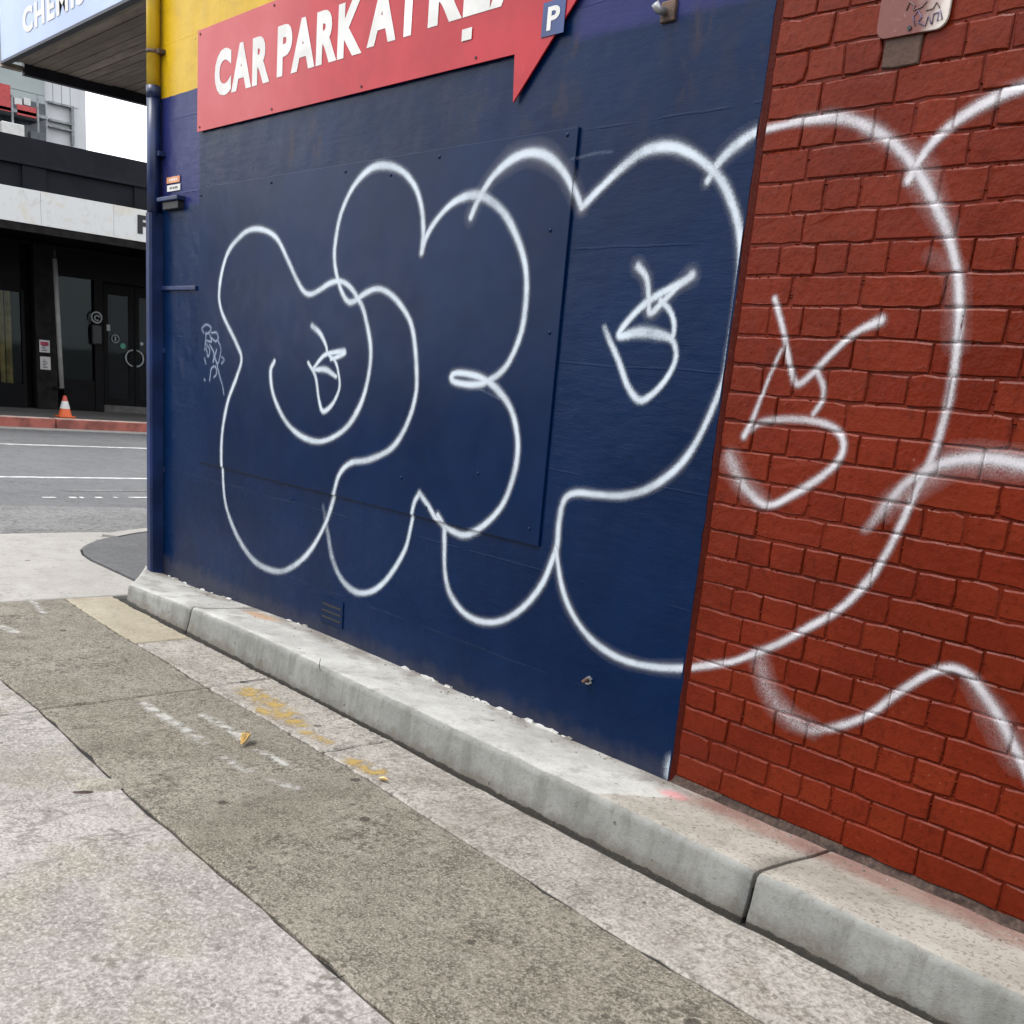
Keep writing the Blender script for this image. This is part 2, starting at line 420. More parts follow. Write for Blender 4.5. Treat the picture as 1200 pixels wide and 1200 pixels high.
M['spray'] = m_paint('white_spray_paint', (.47, .535, .60), .95)
M['spray_thin'] = m_paint('pale_marker', (.26, .32, .44), .3)
M['spray_haze'] = m_paint('white_overspray', (.55, .53, .55), 1.0)
M['yellow_mark'] = m_paint('worn_yellow_paint', (.36, .24, .06), 1.6, .7, 60, .7)
M['white_mark'] = m_paint('worn_white_paint', (.42, .41, .38), 1.6, .7, 60, .7)

def m_sign():
    n = N('faded_red_sign'); x, y, z = n.xyz()
    w = n.math('MULTIPLY', n.math('SUBTRACT', n.noise(3, 5, .65), .5), .5)
    f = n.step(n.math('ADD', x, w), -3.05, -2.35)
    red = n.mix(n.step(n.noise(4, 5, .65), .35, .65), (.33, .010, .018), (.27, .007, .013))
    pink = n.mix(n.step(n.noise(5, 5, .6), .35, .65), (.36, .052, .056), (.34, .036, .040))
    k = n.mix(f, pink, red)
    k = n.mix(n.step(n.noise(12, 5, .7), .58, .75, 0, .35), k, (.36, .045, .05))
    k = n.mix(n.math('MULTIPLY', n.step(n.noise(40, 4, .7), .66, .75), .6), k, (.17, .015, .02))
    return n.end(n.bsdf(k, .36, n.bump(n.noise(3, 3), .15, .02), spec=.25))
M['sign'] = m_sign()
M['white'] = m_plain('white_vinyl', (.76, .75, .72), .5, .08, 9, .05)
M['signedge'] = m_plain('dark_sign_edge', (.05, .012, .014), .6)
M['signblue'] = m_plain('blue_sticker', (.02, .045, .17), .4)
M['black'] = m_plain('black_paint', (.012, .012, .014), .5, .3)
M['rust'] = m_plain('rusty_metal', (.10, .055, .035), .7, .5, 30, .5, 90)
M['galv'] = m_plain('pale_metal', (.45, .46, .47), .4, .2, 20, .15, 60, .6)

# ------------------------------------------------------------------ ground, lane, street
def slab(name, pts, mat, parent, top=GZ, th=0.05, gap=0.0042, seg=0.06, jit=0.0022, cham=0.006, tilt=None):
    """cast slab: outline broken into short wandering edges, worn arris, sides down to the filler"""
    if sum(pts[i][0]*pts[(i+1) % len(pts)][1]-pts[(i+1) % len(pts)][0]*pts[i][1] for i in range(len(pts))) < 0: pts = pts[::-1]
    P = []
    for i in range(len(pts)):
        a = Vector(pts[i]); b = Vector(pts[(i+1) % len(pts)]); L = (b-a).length; k = max(1, min(140, int(L/seg)))
        for j in range(k): P.append(a.lerp(b, j/k))
    n = len(P); ins = []
    for i in range(n):
        t = (P[(i+1) % n]-P[i-1]).normalized(); nn = Vector((-t.y, t.x))
        q = random.gauss(0, jit); q = max(-gap*0.8, q) + (random.uniform(.004, .012) if random.random() < .06 and jit > 0 else 0)
        ins.append((P[i]+nn*(gap+q), nn))
    v = []; f = []
    zt = (lambda x, y: top) if tilt is None else tilt
    for p, nn in ins: v.append((p.x, p.y, top-th))
    for p, nn in ins: v.append((p.x, p.y, zt(p.x, p.y)-cham))
    for p, nn in ins:
        q = p+nn*cham*1.2; v.append((q.x, q.y, zt(q.x, q.y)))
    for r_ in range(2):
        for i in range(n): f.append((r_*n+i, r_*n+(i+1) % n, (r_+1)*n+(i+1) % n, (r_+1)*n+i))
    bm = bmesh.new(); bv = [bm.verts.new(c) for c in v]
    for q in f: bm.faces.new([bv[i] for i in q])
    cap = bm.faces.new(bv[2*n:])
    bmesh.ops.triangulate(bm, faces=[cap])
    return add(name, mesh_from(bm, name), mat, parent)

def sheet(name, x0, x1, y0, y1, z, mat, parent=None, kind=None):
    o = add(name, pyd(name, [(x0, y0, z), (x1, y0, z), (x1, y1, z), (x0, y1, z)], [(0, 1, 2, 3)]), mat, parent)
    if kind: o['kind'] = kind
    return o
sheet('ground', -400, 400, -400, 400, -0.30, M['ground'], None, 'structure')
lane = box('lane', -3.9, 8.0, -9.0, 0.05, -0.296, -0.163, M['joint']); lane['kind'] = 'structure'

s1 = [gp(*p) for p in ((82, 706), (140, 742), (192, 772), (242, 805), (300, 837), (377, 882), (442, 920), (537, 980), (600, 1017), (660, 1054), (725, 1097), (812, 1147), (897, 1197))]
s2 = [gp(*p) for p in ((0, 795), (47, 831), (120, 900), (155, 934), (200, 972), (242, 1010), (300, 1057), (400, 1145), (462, 1199))]
XC = -3.93
def lerp_y(line, x):
    for a, b in zip(line, line[1:]):
        if a[0] <= x <= b[0]: return a[1]+(b[1]-a[1])*(x-a[0])/(b[0]-a[0])
    a, b = (line[0], line[1]) if x < line[0][0] else (line[-2], line[-1])
    return a[1]+(b[1]-a[1])*max(-3, min(3, (x-a[0])/(b[0]-a[0])))*0.4 if x > b[0] else a[1]
def strip_poly(top, bot, xa, xb, da=0.0, db=0.0):
    ks = [i/60 for i in range(61)]
    up = [(xa+(xb-xa)*k, top(xa+(xb-xa)*k)) for k in ks]
    lo = [(xa+da+(xb+db-xa-da)*k, bot(xa+da+(xb+db-xa-da)*k)) for k in ks]
    return up + lo[::-1]
Y1 = lambda x: lerp_y(s1, x); Y2 = lambda x: lerp_y(s2, x); YK = lambda x: -0.426 - .007*mnoise.noise((x*5, 2.3, 0)) - .004*mnoise.noise((x*21, 7.3, 0))
def gtilt(x, y): return GZ + 0.004*math.sin(x*2.1+y*3)
def gslab(name, mat, *a): return slab(name, strip_poly(*a), mat, lane, tilt=gtilt)
gslab('gutter_slab', M['gutter_yellow'], YK, Y1, XC, -2.865)
gslab('gutter_slab', M['gutter'], YK, Y1, -2.865, -2.035)
gslab('gutter_slab', M['gutter'], YK, Y1, -2.035, -1.075)
gslab('gutter_slab', M['gutter'], YK, Y1, -1.075, 7.9)
gslab('aggregate_slab', M['strip'], Y1, Y2, XC, -2.02)
gslab('aggregate_slab', M['strip'], Y1, Y2, -2.02, 7.9)
YF = lambda x: -5.0
gslab('lane_slab', M['lane'], Y2, YF, XC, -2.0)
gslab('lane_slab', M['lane'], Y2, YF, -2.0, 7.9)

# concrete crossover at the lane mouth, the curved asphalt path edge and the main street
cross = sheet('crossover', -6.3, XC+0.02, -30, 1.0, -0.20, M['joint'], None, 'structure')
curve_px = [(172, 623), (150, 627), (130, 631), (112, 635), (101, 640), (95, 645), (98, 651), (108, 658), (130, 668), (160, 682), (172, 687)]
curve = [gp(*p) for p in curve_px]
slab('crossover_slab', [(XC-.004, -.12), (XC-.004, -4.2)]+[(-6.2, -4.2), (-6.2, .25), (-6.12, .60)]+[c for c in curve[1:]], M['crossover'], cross, top=-0.147, seg=.25, jit=.001)
slab('crossover_slab', [(XC-.004, -4.215), (XC-.004, -12.0), (-6.2, -12.0), (-6.2, -4.215)], M['crossover'], cross, top=-0.147, seg=.3, jit=.001)
path = slab('asphalt_footpath', [(c[0], c[1]+.003) for c in curve[1:]]+[(-4.0, .05), (-4.43, .05), (-4.43, 25.0), (-6.05, 25.0), (-6.05, 1.5), (-6.10, .75)], M['asphalt_path'], None, top=-0.135, th=.12, seg=.25, jit=.001)
path['kind'] = 'structure'
def ribbon(name, pts, w, z0, z1, mat, parent=None):
    pts = [Vector(p) for p in pts]; L = []; Rr = []
    for i, p in enumerate(pts):
        t = (pts[min(i+1, len(pts)-1)]-pts[max(i-1, 0)]).normalized(); nn = Vector((-t.y, t.x))*w/2
        L.append(p+nn); Rr.append(p-nn)
    return prism(name, [tuple(p) for p in L]+[tuple(p) for p in Rr[::-1]], 'z', z0, z1, mat, parent)
kl = [(-6.17, 25.0), (-6.17, 6.0), (-6.17, 1.4), (-6.15, .72)]+[(c[0]-.02, c[1]) for c in curve[1:3]]
tag(ribbon('street_kerb', kl, .13, -.27, -.128, M['crossover']), kind='structure')
road = sheet('road', -17.0, -6.2, -150, 150, -0.170, M['asphalt'], None, 'structure')
ribbon('asphalt_patch', [(-7.0, -30), (-7.05, -4), (-7.0, .2), (-6.86, 1.0), (-6.62, 1.55)], 1.55, -.185, -.164, M['asphalt_rough'], road)
for X, w in ((-13.85, .11), (-9.95, .10)):
    box('lane_line', X-w/2, X+w/2, -60, 60, -.172, -.1655, M['line'], road)
for a, b in ((.62, .74), (.87, .93), (.97, 1.0), (1.12, 1.18), (1.3, 1.33), (1.45, 3.2), (4.0, 6.0)):
    box('lane_line', -8.37, -8.30, a, b, -.172, -.1655, M['line'], road)
box('lane_line', -8.92, -8.82, 1.0, 2.3, -.172, -.166, M['asphalt_rough'], road)
M['redkerb'] = m_plain('worn_red_kerb_paint', (.34, .10, .075), .7, .3, 4)
M['kerbtop'] = m_plain('pale_kerb_top', (.85, .62, .52), .7, .25, 5)
fp = box('far_footpath', -20.6, -17.35, -60, 80, -.29, -.012, M['farpath']); fp['kind'] = 'structure'
fk = box('far_kerb', -17.35, -17.335, -60, 80, -.29, -.014, M['joint']); fk['kind'] = 'structure'
yy = -20.3
while yy < 30:
    o = box('kerb_stone', -17.335, -17.03, yy, yy+2.385, -.29, -.006, M['redkerb'], fk, .012)
    box('kerb_cap', -17.32, -17.08, yy+.02, yy+2.365, -.0055, -.001, M['kerbtop'], fk)
    yy += 2.40
gut = box('far_gutter', -17.03, -16.65, -60, 80, -.29, -.160, M['crossover']); gut['kind'] = 'structure'

# ------------------------------------------------------------------ kerb along the wall
def kerb_segment(name, xa, xb, parent):
    n = max(8, int((xb-xa)/.06)); prof0 = [(.02, -.028), (-.10, -.022), (-.22, -.012), (-.31, -.004), (-.366, -.001), (-.381, -.004), (-.389, -.011), (-.392, -.026), (-.400, -.09), (-.408, -.13), (-.414, -.19)]
    v = []; f = []; m = len(prof0)
    for i in range(n+1):
        x = xa+(xb-xa)*i/n
        drop = -.058*max(0, min(1, (-2.3-x)/1.5))**1.2
        for j, (y, z) in enumerate(prof0):
            sc = 1.0
            if x < -3.80:
                q = max(0, min(1, (-3.80-x)/.56)); sc = 1-.88*q**.9
            e = .006*mnoise.noise((x*3, y*6, 1.7)) + .0025*mnoise.noise((x*17, y*20, 4.2))
            if 4 <= j <= 7:
                ch = mnoise.noise((x*6.5, 11.3, 0)); ch2 = mnoise.noise((x*33, 4.1, 0))
                e += max(0, ch-.28)*.030*(.6+ch2) + .0018*ch2
            er = 0.0
            if i in (0, n) and 2 < j < 9: er = .006
            v.append((x, y*sc + (e if j > 3 else 0), max(-.19, z+drop*(1 if z > -.1 else .4)) + (e if 0 < j < 6 else 0) - er))
    for i in range(n):
        for j in range(m-1): f.append((i*m+j, i*m+j+1, (i+1)*m+j+1, (i+1)*m+j))
    v0 = len(v)
    f.append(tuple(range(m))[::-1]); f.append(tuple(n*m+j for j in range(m)))
    me = pyd(name, v, f, False)
    for p in me.polygons: p.use_smooth = len(p.vertices) == 4
    bm = bmesh.new(); bm.from_mesh(me); bmesh.ops.triangulate(bm, faces=[q for q in bm.faces if len(q.verts) > 4])
    bmesh.ops.recalc_face_normals(bm, faces=bm.faces); bm.to_mesh(me); bm.free()
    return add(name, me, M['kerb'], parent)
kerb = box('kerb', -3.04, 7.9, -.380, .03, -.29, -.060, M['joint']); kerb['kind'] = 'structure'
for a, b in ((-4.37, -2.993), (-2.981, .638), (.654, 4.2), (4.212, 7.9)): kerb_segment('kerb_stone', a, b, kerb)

for P in ([(375, 772), (374, 779), (375.5, 786)],):
    q_ = [at(a, b, 'y', -.3955) for a, b in P]
    tube('crack', [(p[0], -.3928-.0022*i, p[2]) for i, p in enumerate(q_)], .0014, M['joint'], kerb, 6)
for P in ([(708, 1016), (716, 1026), (727, 1038)], [(664, 1052), (670, 1048), (676, 1047)], [(386, 1149), (396, 1147), (404, 1144)]):
    q_ = [gp(a, b) for a, b in P]
    tube('crack', [(p[0], p[1], gtilt(*p)-.0004) for p in q_], .0011, M['joint'], lane, 6)

# ------------------------------------------------------------------ the blue building
bld = thing('rendered_building', (-2.2, 1.5, -.16), 'navy blue rendered building wall with yellow band on top and white graffiti', 'building')
XG = wp(191, 400)[0]; XL = XG-.066
def wall_grid(name, x0, x1, z0, z1, y, st, mat, parent, amp=.0035, depth=.3, ragged=False):
    nx = int((x1-x0)/st); nz = int((z1-z0)/st); v = []; f = []
    for i in range(nx+1):
        for k in range(nz+1):
            x = x0+(x1-x0)*i/nx; z = z0+(z1-z0)*k/nz
            e = amp*mnoise.noise((x*1.3, z*1.3, 3.1)) + amp*.35*mnoise.noise((x*6, z*9, 1.1))
            xx = x
            if ragged and i == nx: xx += .006*mnoise.noise((z*14, 2.2, 0)) + .004*mnoise.noise((z*45, 7.2, 0))
            v.append((xx, y-abs(e)*.0+e*.6, z))
    W_ = nz+1
    for i in range(nx):
        for k in range(nz): f.append((i*W_+k, (i+1)*W_+k, (i+1)*W_+k+1, i*W_+k+1))
    me = pyd(name, v, f, True)
    return add(name, me, mat, parent)
wall_grid('rendered_wall', XL, 0.0, -.17, 3.6, YB, .05, M['blue'], bld, ragged=True)
box('wall_core', XL+.002, -.010, YB+.012, 6.0, -.18, 3.62, M['blue'], bld)
# right-hand return of the render, painted dark red, with a ragged coat of paint
prism('corner_strip', [(-.004, YB+.003), (.004, YB+.001), (.011, .000), (.017, .004), (.017, .012), (-.004, .012)], 'z', -.06, 3.6, M['strip_red'], bld)
PX0, PX1, PZ0, PZ1 = wp(233, 300, YP)[0], -.765, wp(628, 640, YP)[1], 2.126
sh = add('wall_sheet', mesh_from(box_bm(PX0, PX1, YP, YB+.006, PZ0, PZ1, None, .002), 'wall_sheet'), M['sheet'], bld)
tag(sh, 'smooth blue sheet fixed over the blue wall')
for px, py in ((665, 158), (515, 184), (458, 205), (405, 201), (318, 214), (236, 229), (645, 270), (644, 390), (620, 620), (340, 585), (560, 555), (500, 595), (470, 560)):
    X, Z = wp(px, py, YP)
    dome = [(.008, 0), (.007, .002), (.004, .003), (.0, .0035)]
    v = []; f = []; kk = 10
    for r_, h in dome:
        for q in range(kk): v.append((X+r_*math.cos(q*2*math.pi/kk), YP-h-.0005, Z+r_*math.sin(q*2*math.pi/kk)))
    for i in range(3):
        for q in range(kk): f.append((i*kk+q, i*kk+(q+1) % kk, (i+1)*kk+(q+1) % kk, (i+1)*kk+q))
    add('screw', pyd('screw', v, f, True), M['sheet'], bld)

# little air vent near the foot of the wall
va = wp(378, 697); vb = wp(402, 733)
vt = prism('air_vent', [(va[0], va[1]-.13), (vb[0], va[1]-.13), (vb[0], va[1]), (va[0], va[1])], 'y', YB-.006, YB+.004, M['sheet'], bld)
for i in range(3):
    zz = va[1]-.03-i*.032
    box('slat', va[0]+.012, vb[0]-.012, YB-.0085, YB-.003, zz-.012, zz-.002, M['black'], vt)
# broken bracket with star of torn metal, light bracket with rust, conduit stub and horizontal ledge
def splay(name, px, py, s, mat, parent):
    X, Z = wp(px, py); bm = bmesh.new()
    for k in range(6):
        a = k*2*math.pi/6+random.uniform(-.5, .5); L = s*random.uniform(.3, 1.4); w = s*.16
        c, sn = math.cos(a), math.sin(a)
        p = [(X-sn*w, YB-.002, Z+c*w), (X+sn*w, YB-.002, Z-c*w), (X+c*L, YB-.012-random.random()*.02, Z+sn*L), (X, YB-.035, Z)]
        vs = [bm.verts.new(q) for q in p]
        for t in ((0, 1, 2), (0, 2, 3), (1, 3, 2), (0, 3, 1)): bm.faces.new([vs[i] for i in t])
    bmesh.ops.recalc_face_normals(bm, faces=bm.faces)
    return add(name, mesh_from(bm, name), mat, parent)
X, Z = wp(690, 797)
ab = prism('anchor_washer', [(X+.020*math.cos(a)*random.uniform(.6, 1.3), Z+.016*math.sin(a)*random.uniform(.6, 1.3)) for a in np.linspace(0, 2*math.pi, 10)[:-1]], 'y', YB-.006, YB+.003, M['galv'], bld)
tube('bolt', [(X, YB-.004, Z), (X+.002, YB-.022, Z+.001), (X+.001, YB-.034, Z-.003)], .008, M['rust'], ab, 8, True, [.009, .008, .006])
X, Z = wp(785, 14)
br_ = add('fixing_plate', mesh_from(box_bm(X-.03, X+.03, YB-.012, YB+.004, Z-.03, Z+.03, None, .004), 'fixing_plate'), M['rust'], bld)
tube('hook', [(X-.01, YB-.01, Z), (X-.012, YB-.04, Z-.002), (X-.016, YB-.055, Z+.012)], .013, M['galv'], br_)
X0, Z0 = wp(193, 236); X1, _ = wp(217, 236)
bk = add('conduit_bracket', mesh_from(box_bm(X0, X1, YB-.05, YB+.004, Z0-.012, Z0+.012, None, .005), 'conduit_bracket'), M['bluepipe'], bld)
box('bracket_box', X0+.05, X1-.02, YB-.035, YB+.004, Z0-.055, Z0-.0125, M['black'], bk, .004)
X0, Z0 = wp(190, 338); X1, _ = wp(231, 337)
box('ledge', X0, X1, YB-.014, YB+.004, Z0-.012, Z0+.012, M['bluepipe'], bld, .004)
M['orange'] = m_plain('orange_sticker', (.75, .33, .16), .5)
for px, py, mt in ((204, 210.5, 'orange'), (204.5, 220, 'white')):
    cx_, cz_ = wp(px, py)
    st_ = box('sticker', cx_-.085, cx_+.085, YB-.0062, YB-.0030, cz_-.017, cz_+.015, M[mt], bld)
    for q in range(5):
        xx = cx_-.05+q*.022
        box('print', xx, xx+.014, YB-.0068, YB-.0063, cz_-.007, cz_+.005, M['black'] if mt == 'white' else M['white'], st_)

v, f = [], []
for i in range(420):                       # grit and flakes swept against the wall foot
    x = random.uniform(-4.0, 1.5); y = YB-.004-abs(random.gauss(0, .035)) if i % 3 else YB-random.uniform(.0, .30)
    zt_ = -.028+.06*min(.3, -y)-.058*max(0, min(1, (-2.3-x)/1.5))**1.2
    r0 = random.uniform(.0015, .006)*(1.5 if i % 9 == 0 else 1); o = len(v)
    for k in range(5):
        an = k*2*math.pi/5+random.random(); v.append((x+r0*1.4*math.cos(an), y+r0*math.sin(an), zt_-.001))
    v.append((x, y, zt_+r0*random.uniform(.5, 1.1)))
    for k in range(5): f.append((o+k, o+(k+1) % 5, o+5))
grit = add('wall_foot_grit', pyd('wall_foot_grit', v, f, False), M['strip'], kerb); grit['kind'] = 'stuff'
# flaking render and paint chips at the foot of the wall
for i in range(44):
    x = random.choice((random.uniform(-4.1, -3.2), random.uniform(-1.6, -1.0), random.uniform(-.9, -.5), random.uniform(-3.2, -.05)))
    zb = -.03 - .055*max(0, min(1, (-2.3-x)/1.5))
    s = random.uniform(.008, .024); k = random.randint(6, 8); ys_ = YB-random.uniform(.004, .010)
    P = [(x+s*1.5*math.cos(a*2*math.pi/k)*random.uniform(.6, 1.2), zb+.004+s*.55*math.sin(a*2*math.pi/k)*random.uniform(.6, 1.2)) for a in range(k)]
    prism('paint_flake', P, 'y', ys_, YB+.003, M['white'] if i % 3 else M['kerb'], bld)

# ------------------------------------------------------------------ brick building
bb = thing('brick_building', (1.5, 1.5, -.05), 'red painted brick building wall with white graffiti, beside the blue wall', 'building')
CRS = 0.086; NROW = 38; XEND = 3.4
rows_px = {0: [844.8, 914.8, 988, 1074, 1172], 1: [830.7, 864, 899, 937.5, 974, 1018, 1060, 1105.5, 1154.5],
           2: [851.7, 927, 1000.5, 1090, 1189.5], 3: [837.7, 871, 907.7, 944.5, 984.7, 1028.5, 1070.5, 1119.5, 1170],
           4: [857, 930.5, 1011, 1105.5]}
c3 = lambda L: [780+v/2.857 for v in L]
rows_px.update({7: c3([220, 320, 435, 540, 655, 780, 920, 1060]), 8: c3([280, 500, 745, 1010]), 9: c3([240, 350, 460, 575, 690, 840, 970, 1115]),
    10: c3([305, 525, 790, 1055]), 11: c3([245, 345, 480, 595, 735, 860, 1000, 1145]), 13: c3([290, 410, 530, 645, 775, 915, 1060]), 14: c3([370, 605, 865, 1160]),
    15: c3([325, 430, 540, 675, 810, 950, 1100]), 16: c3([400, 625, 890]), 17: c3([345, 455, 580, 715, 845, 990, 1140]),
    18: c3([420, 655, 935]), 19: c3([380, 500, 610, 745, 885, 1030, 1170]), 20: c3([460, 705, 980]), 21: c3([420, 530, 650, 785, 920, 1075]),
    22: c3([475, 740, 1015]), 23: c3([455, 570, 700, 830, 970, 1110]), 24: c3([520, 770, 1065]), 25: c3([475, 600, 725, 860, 1005, 1165]), 26: c3([565, 820, 1110]),
    27: c3([510, 625, 750, 890])})
BX0 = .020
rows = []
for r_ in range(NROW):
    zc = (r_+.5)*CRS; pitch = .24 if r_ % 2 == 0 else .12
    if r_ in rows_px: J = [x_on_wall(p, zc) for p in rows_px[r_]]
    else: J = [(.205 if r_ % 2 == 0 else .135)+random.uniform(-.015, .015)]
    J = sorted(J)
    Q = [J[0]]
    for x in J[1:]:
        if x-Q[-1] > .055: Q.append(x)
    J = Q
    while J[-1] < XEND: J.append(J[-1]+pitch+random.uniform(-.006, .006))
    rows.append([BX0-.004]+J)
mortar = box('mortar', .010, XEND+.2, .0052, .35, -.06, NROW*CRS+.3, M['mortar'], bb)
brick_info = []
bricks_vis, bricks_rest = [], []
for r_, J in enumerate(rows):
    L = []
    for a, b in zip(J, J[1:]):
        j = .0024
        x0, x1 = a+j+random.uniform(-.0015, .002), b-j+random.uniform(-.002, .0015)
        z0, z1 = r_*CRS+.0026+random.uniform(-.0016, .0016), (r_+1)*CRS-.0026+random.uniform(-.0016, .0016)
        off = random.uniform(-.0028, .0022)
        if x1-x0 < .02: continue
        L.append((x0, x1, z0, z1, off))
        seen = x0 < 1.30 and z0 < 2.46
        (bricks_vis if seen else bricks_rest).append((x0, x1, z0, z1, off))
    brick_info.append(L)
def brick_geo(b, v, f):
    x0, x1, z0, z1, off = b
    per = []
    nseg = 5 if x1-x0 > .17 else 3
    for k in range(nseg): per.append((x0+(x1-x0)*k/nseg, z0))
    per.append((x1, z0)); per.append((x1, (z0+z1)/2))
    for k in range(nseg): per.append((x1-(x1-x0)*k/nseg, z1))
    per.append((x0, z1)); per.append((x0, (z0+z1)/2))
    cx, cz = (x0+x1)/2, (z0+z1)/2; P = []
    for (x, z) in per:
        crn = (abs(x-x0) < 1e-6 or abs(x-x1) < 1e-6) and (abs(z-z0) < 1e-6 or abs(z-z1) < 1e-6)
        s = .0012 if crn else 0
        if crn and random.random() < .07: s = random.uniform(.003, .007)
        dx = random.gauss(0, .0012) + (s if x < cx else -s)*(1 if crn else 0)
        dz = random.gauss(0, .0014) + (s if z < cz else -s)*(.8 if crn else 0)
        P.append((x+dx, z+dz))
    n = len(P); o = len(v)
    for x, z in P: v.append((x, .0105, z))
    for x, z in P:
        v.append((x, off+.0034, z))
    for x, z in P:
        ix = .0032 if x < cx else -.0036; iz = .0030 if z < cz else -.0052
        if abs(x-cx) < (x1-x0)*.42: ix = 0
        if abs(z-cz) < (z1-z0)*.3: iz = 0
        v.append((x+ix, off+random.gauss(0, .0004), z+iz))
    for k in range(2):
        for i in range(n): f.append((o+k*n+i, o+k*n+(i+1) % n, o+(k+1)*n+(i+1) % n, o+(k+1)*n+i))
    f.append(tuple(o+2*n+i for i in range(n)))
GB = wp(1058, 62, 0.0); M['greybrick'] = m_brick('bare_grey_brick', (.085, .047, .034), (.055, .032, .025), (.10, .06, .045))
for b in bricks_vis:
    v, f = [], []; brick_geo(b, v, f); me = pyd('brick', v, f, False)
    mt_ = M['brick']
    if b[0] < GB[0] < b[1] and b[2] < GB[1] < b[3]: mt_ = M['greybrick']
    add('brick', me, mt_, bb)
v, f = [], []
for b in bricks_rest: brick_geo(b, v, f)
tag(add('far_bricks', pyd('far_bricks', v, f, False), M['brick'], bb), kind='stuff')
v, f = [], []
for q in range(620):                      # crumbs of mortar and paint caught on the joints, a few millimetres each
    r_ = random.randint(1, 28); x = random.uniform(.03, 1.3)
    z = r_*CRS+random.uniform(-.0035, .0015)
    if random.random() < .25:
        J = rows[r_]; x = J[random.randint(1, min(9, len(J)-1))]; z = r_*CRS+random.uniform(.01, .075)
    a = random.uniform(.003, .009); h = random.uniform(.0015, .0035); d = random.uniform(.003, .007); o = len(v)
    for k in range(6):
        an = k*math.pi/3; v.append((x+a*math.cos(an)*random.uniform(.7, 1.2), .004, z+h*math.sin(an)*random.uniform(.7, 1.3)))
    v.append((x+random.uniform(-.3, .3)*a, .003-d*.8, z+h*.2)); 
    for k in range(6): f.append((o+k, o+(k+1) % 6, o+6))
tag(add('joint_crumbs', pyd('joint_crumbs', v, f, False), M['brick'], bb), kind='stuff')
# grimy bedding course between bricks and kerb
v = []; f = []; nn = 90
for i in range(nn+1):
    x = .0+XEND*i/nn
    for y, z in ((.010, .004), (.004+.006*mnoise.noise((x*9, 1, 1)), .000), (.000+.006*mnoise.noise((x*12, 3, 1)), -.012), (-.006+.010*mnoise.noise((x*8, 5, 2)), -.022), (-.010+.010*mnoise.noise((x*8, 5, 2)), -.034)):
        v.append((x, y, z))
for i in range(nn):
    for j in range(4): f.append((i*5+j, i*5+j+1, (i+1)*5+j+1, (i+1)*5+j))
add('bedding_mortar', pyd('bedding_mortar', v, f, True), M['grime'], bb)

# ------------------------------------------------------------------ spray paint
def brick_depth(x, z):
    r_ = int(z//CRS)
    if r_ < 0 or r_ >= NROW: return .006
    d = -1
    for (x0, x1, z0, z1, off) in brick_info[r_]:
        if x0-.003 <= x <= x1+.003:
            d = min(x-x0, x1-x, z-z0, z1-z); o = off
            t = max(0, min(1, (d+.002)/.004))
            return .0048*(1-t)+o*t
    return .0048
GX0, GX1, GZ0, GZ1, GS = -4.30, 1.75, -.06, 2.70, .0048
gx = np.arange(GX0, GX1, GS); gz = np.arange(GZ0, GZ1, GS)
def catmull(P, st=.006):
    P = [np.array(p, float) for p in P]; out = []
    Q = [2*P[0]-P[1]]+P+[2*P[-1]-P[-2]]
    for i in range(1, len(Q)-2):
        a, b, c, d = Q[i-1:i+3]; L = np.linalg.norm((c-b)[:2]); n = max(2, int(L/st))
        for k in range(n):
            t = k/n
            out.append(.5*((2*b)+(c-a)*t+(2*a-5*b+4*c-d)*t*t+(3*b-a-3*c+d)*t**3))
    out.append(P[-1]); return out
def paint_field(strokes):
    A = np.zeros((len(gx), len(gz)), np.float32)
    for pts, w, soft, al in strokes:
        # every point may carry its own width factor and strength: (px, py[, width, strength])
        P = []
        for p in pts:
            X, Z = wp(p[0], p[1], YP if p[0] < 600 else (YB if p[0] < 835 else 0.0))
            P.append((X, Z, p[2] if len(p) > 2 else 1.0, p[3] if len(p) > 3 else 1.0))
        for (x, z, wf, s) in catmull(P):
            ww = w*max(.2, wf)*(1+.16*mnoise.noise((x*7, z*7, 5))); Rr = ww*2.3
            s = s*(.90+.28*mnoise.noise((x*5, z*5, 9))+.10*mnoise.noise((x*31, z*31, 2)))
            i0, i1 = int((x-Rr-GX0)/GS), int((x+Rr-GX0)/GS)+2; k0, k1 = int((z-Rr-GZ0)/GS), int((z+Rr-GZ0)/GS)+2
            i0, k0 = max(0, i0), max(0, k0)
            if i0 >= len(gx) or k0 >= len(gz) or i1 <= 0 or k1 <= 0: continue
            D = np.sqrt((gx[i0:i1, None]-x)**2+(gz[None, k0:k1]-z)**2)/ww
            a = 1/(1+D**soft*1.0)*np.clip(1-(D/2.25)**2, 0, 1)**(2.0 if soft < 3 else 1.0)*al*max(0, min(1, s))
            A[i0:i1, k0:k1] = np.maximum(A[i0:i1, k0:k1], a)
    return A
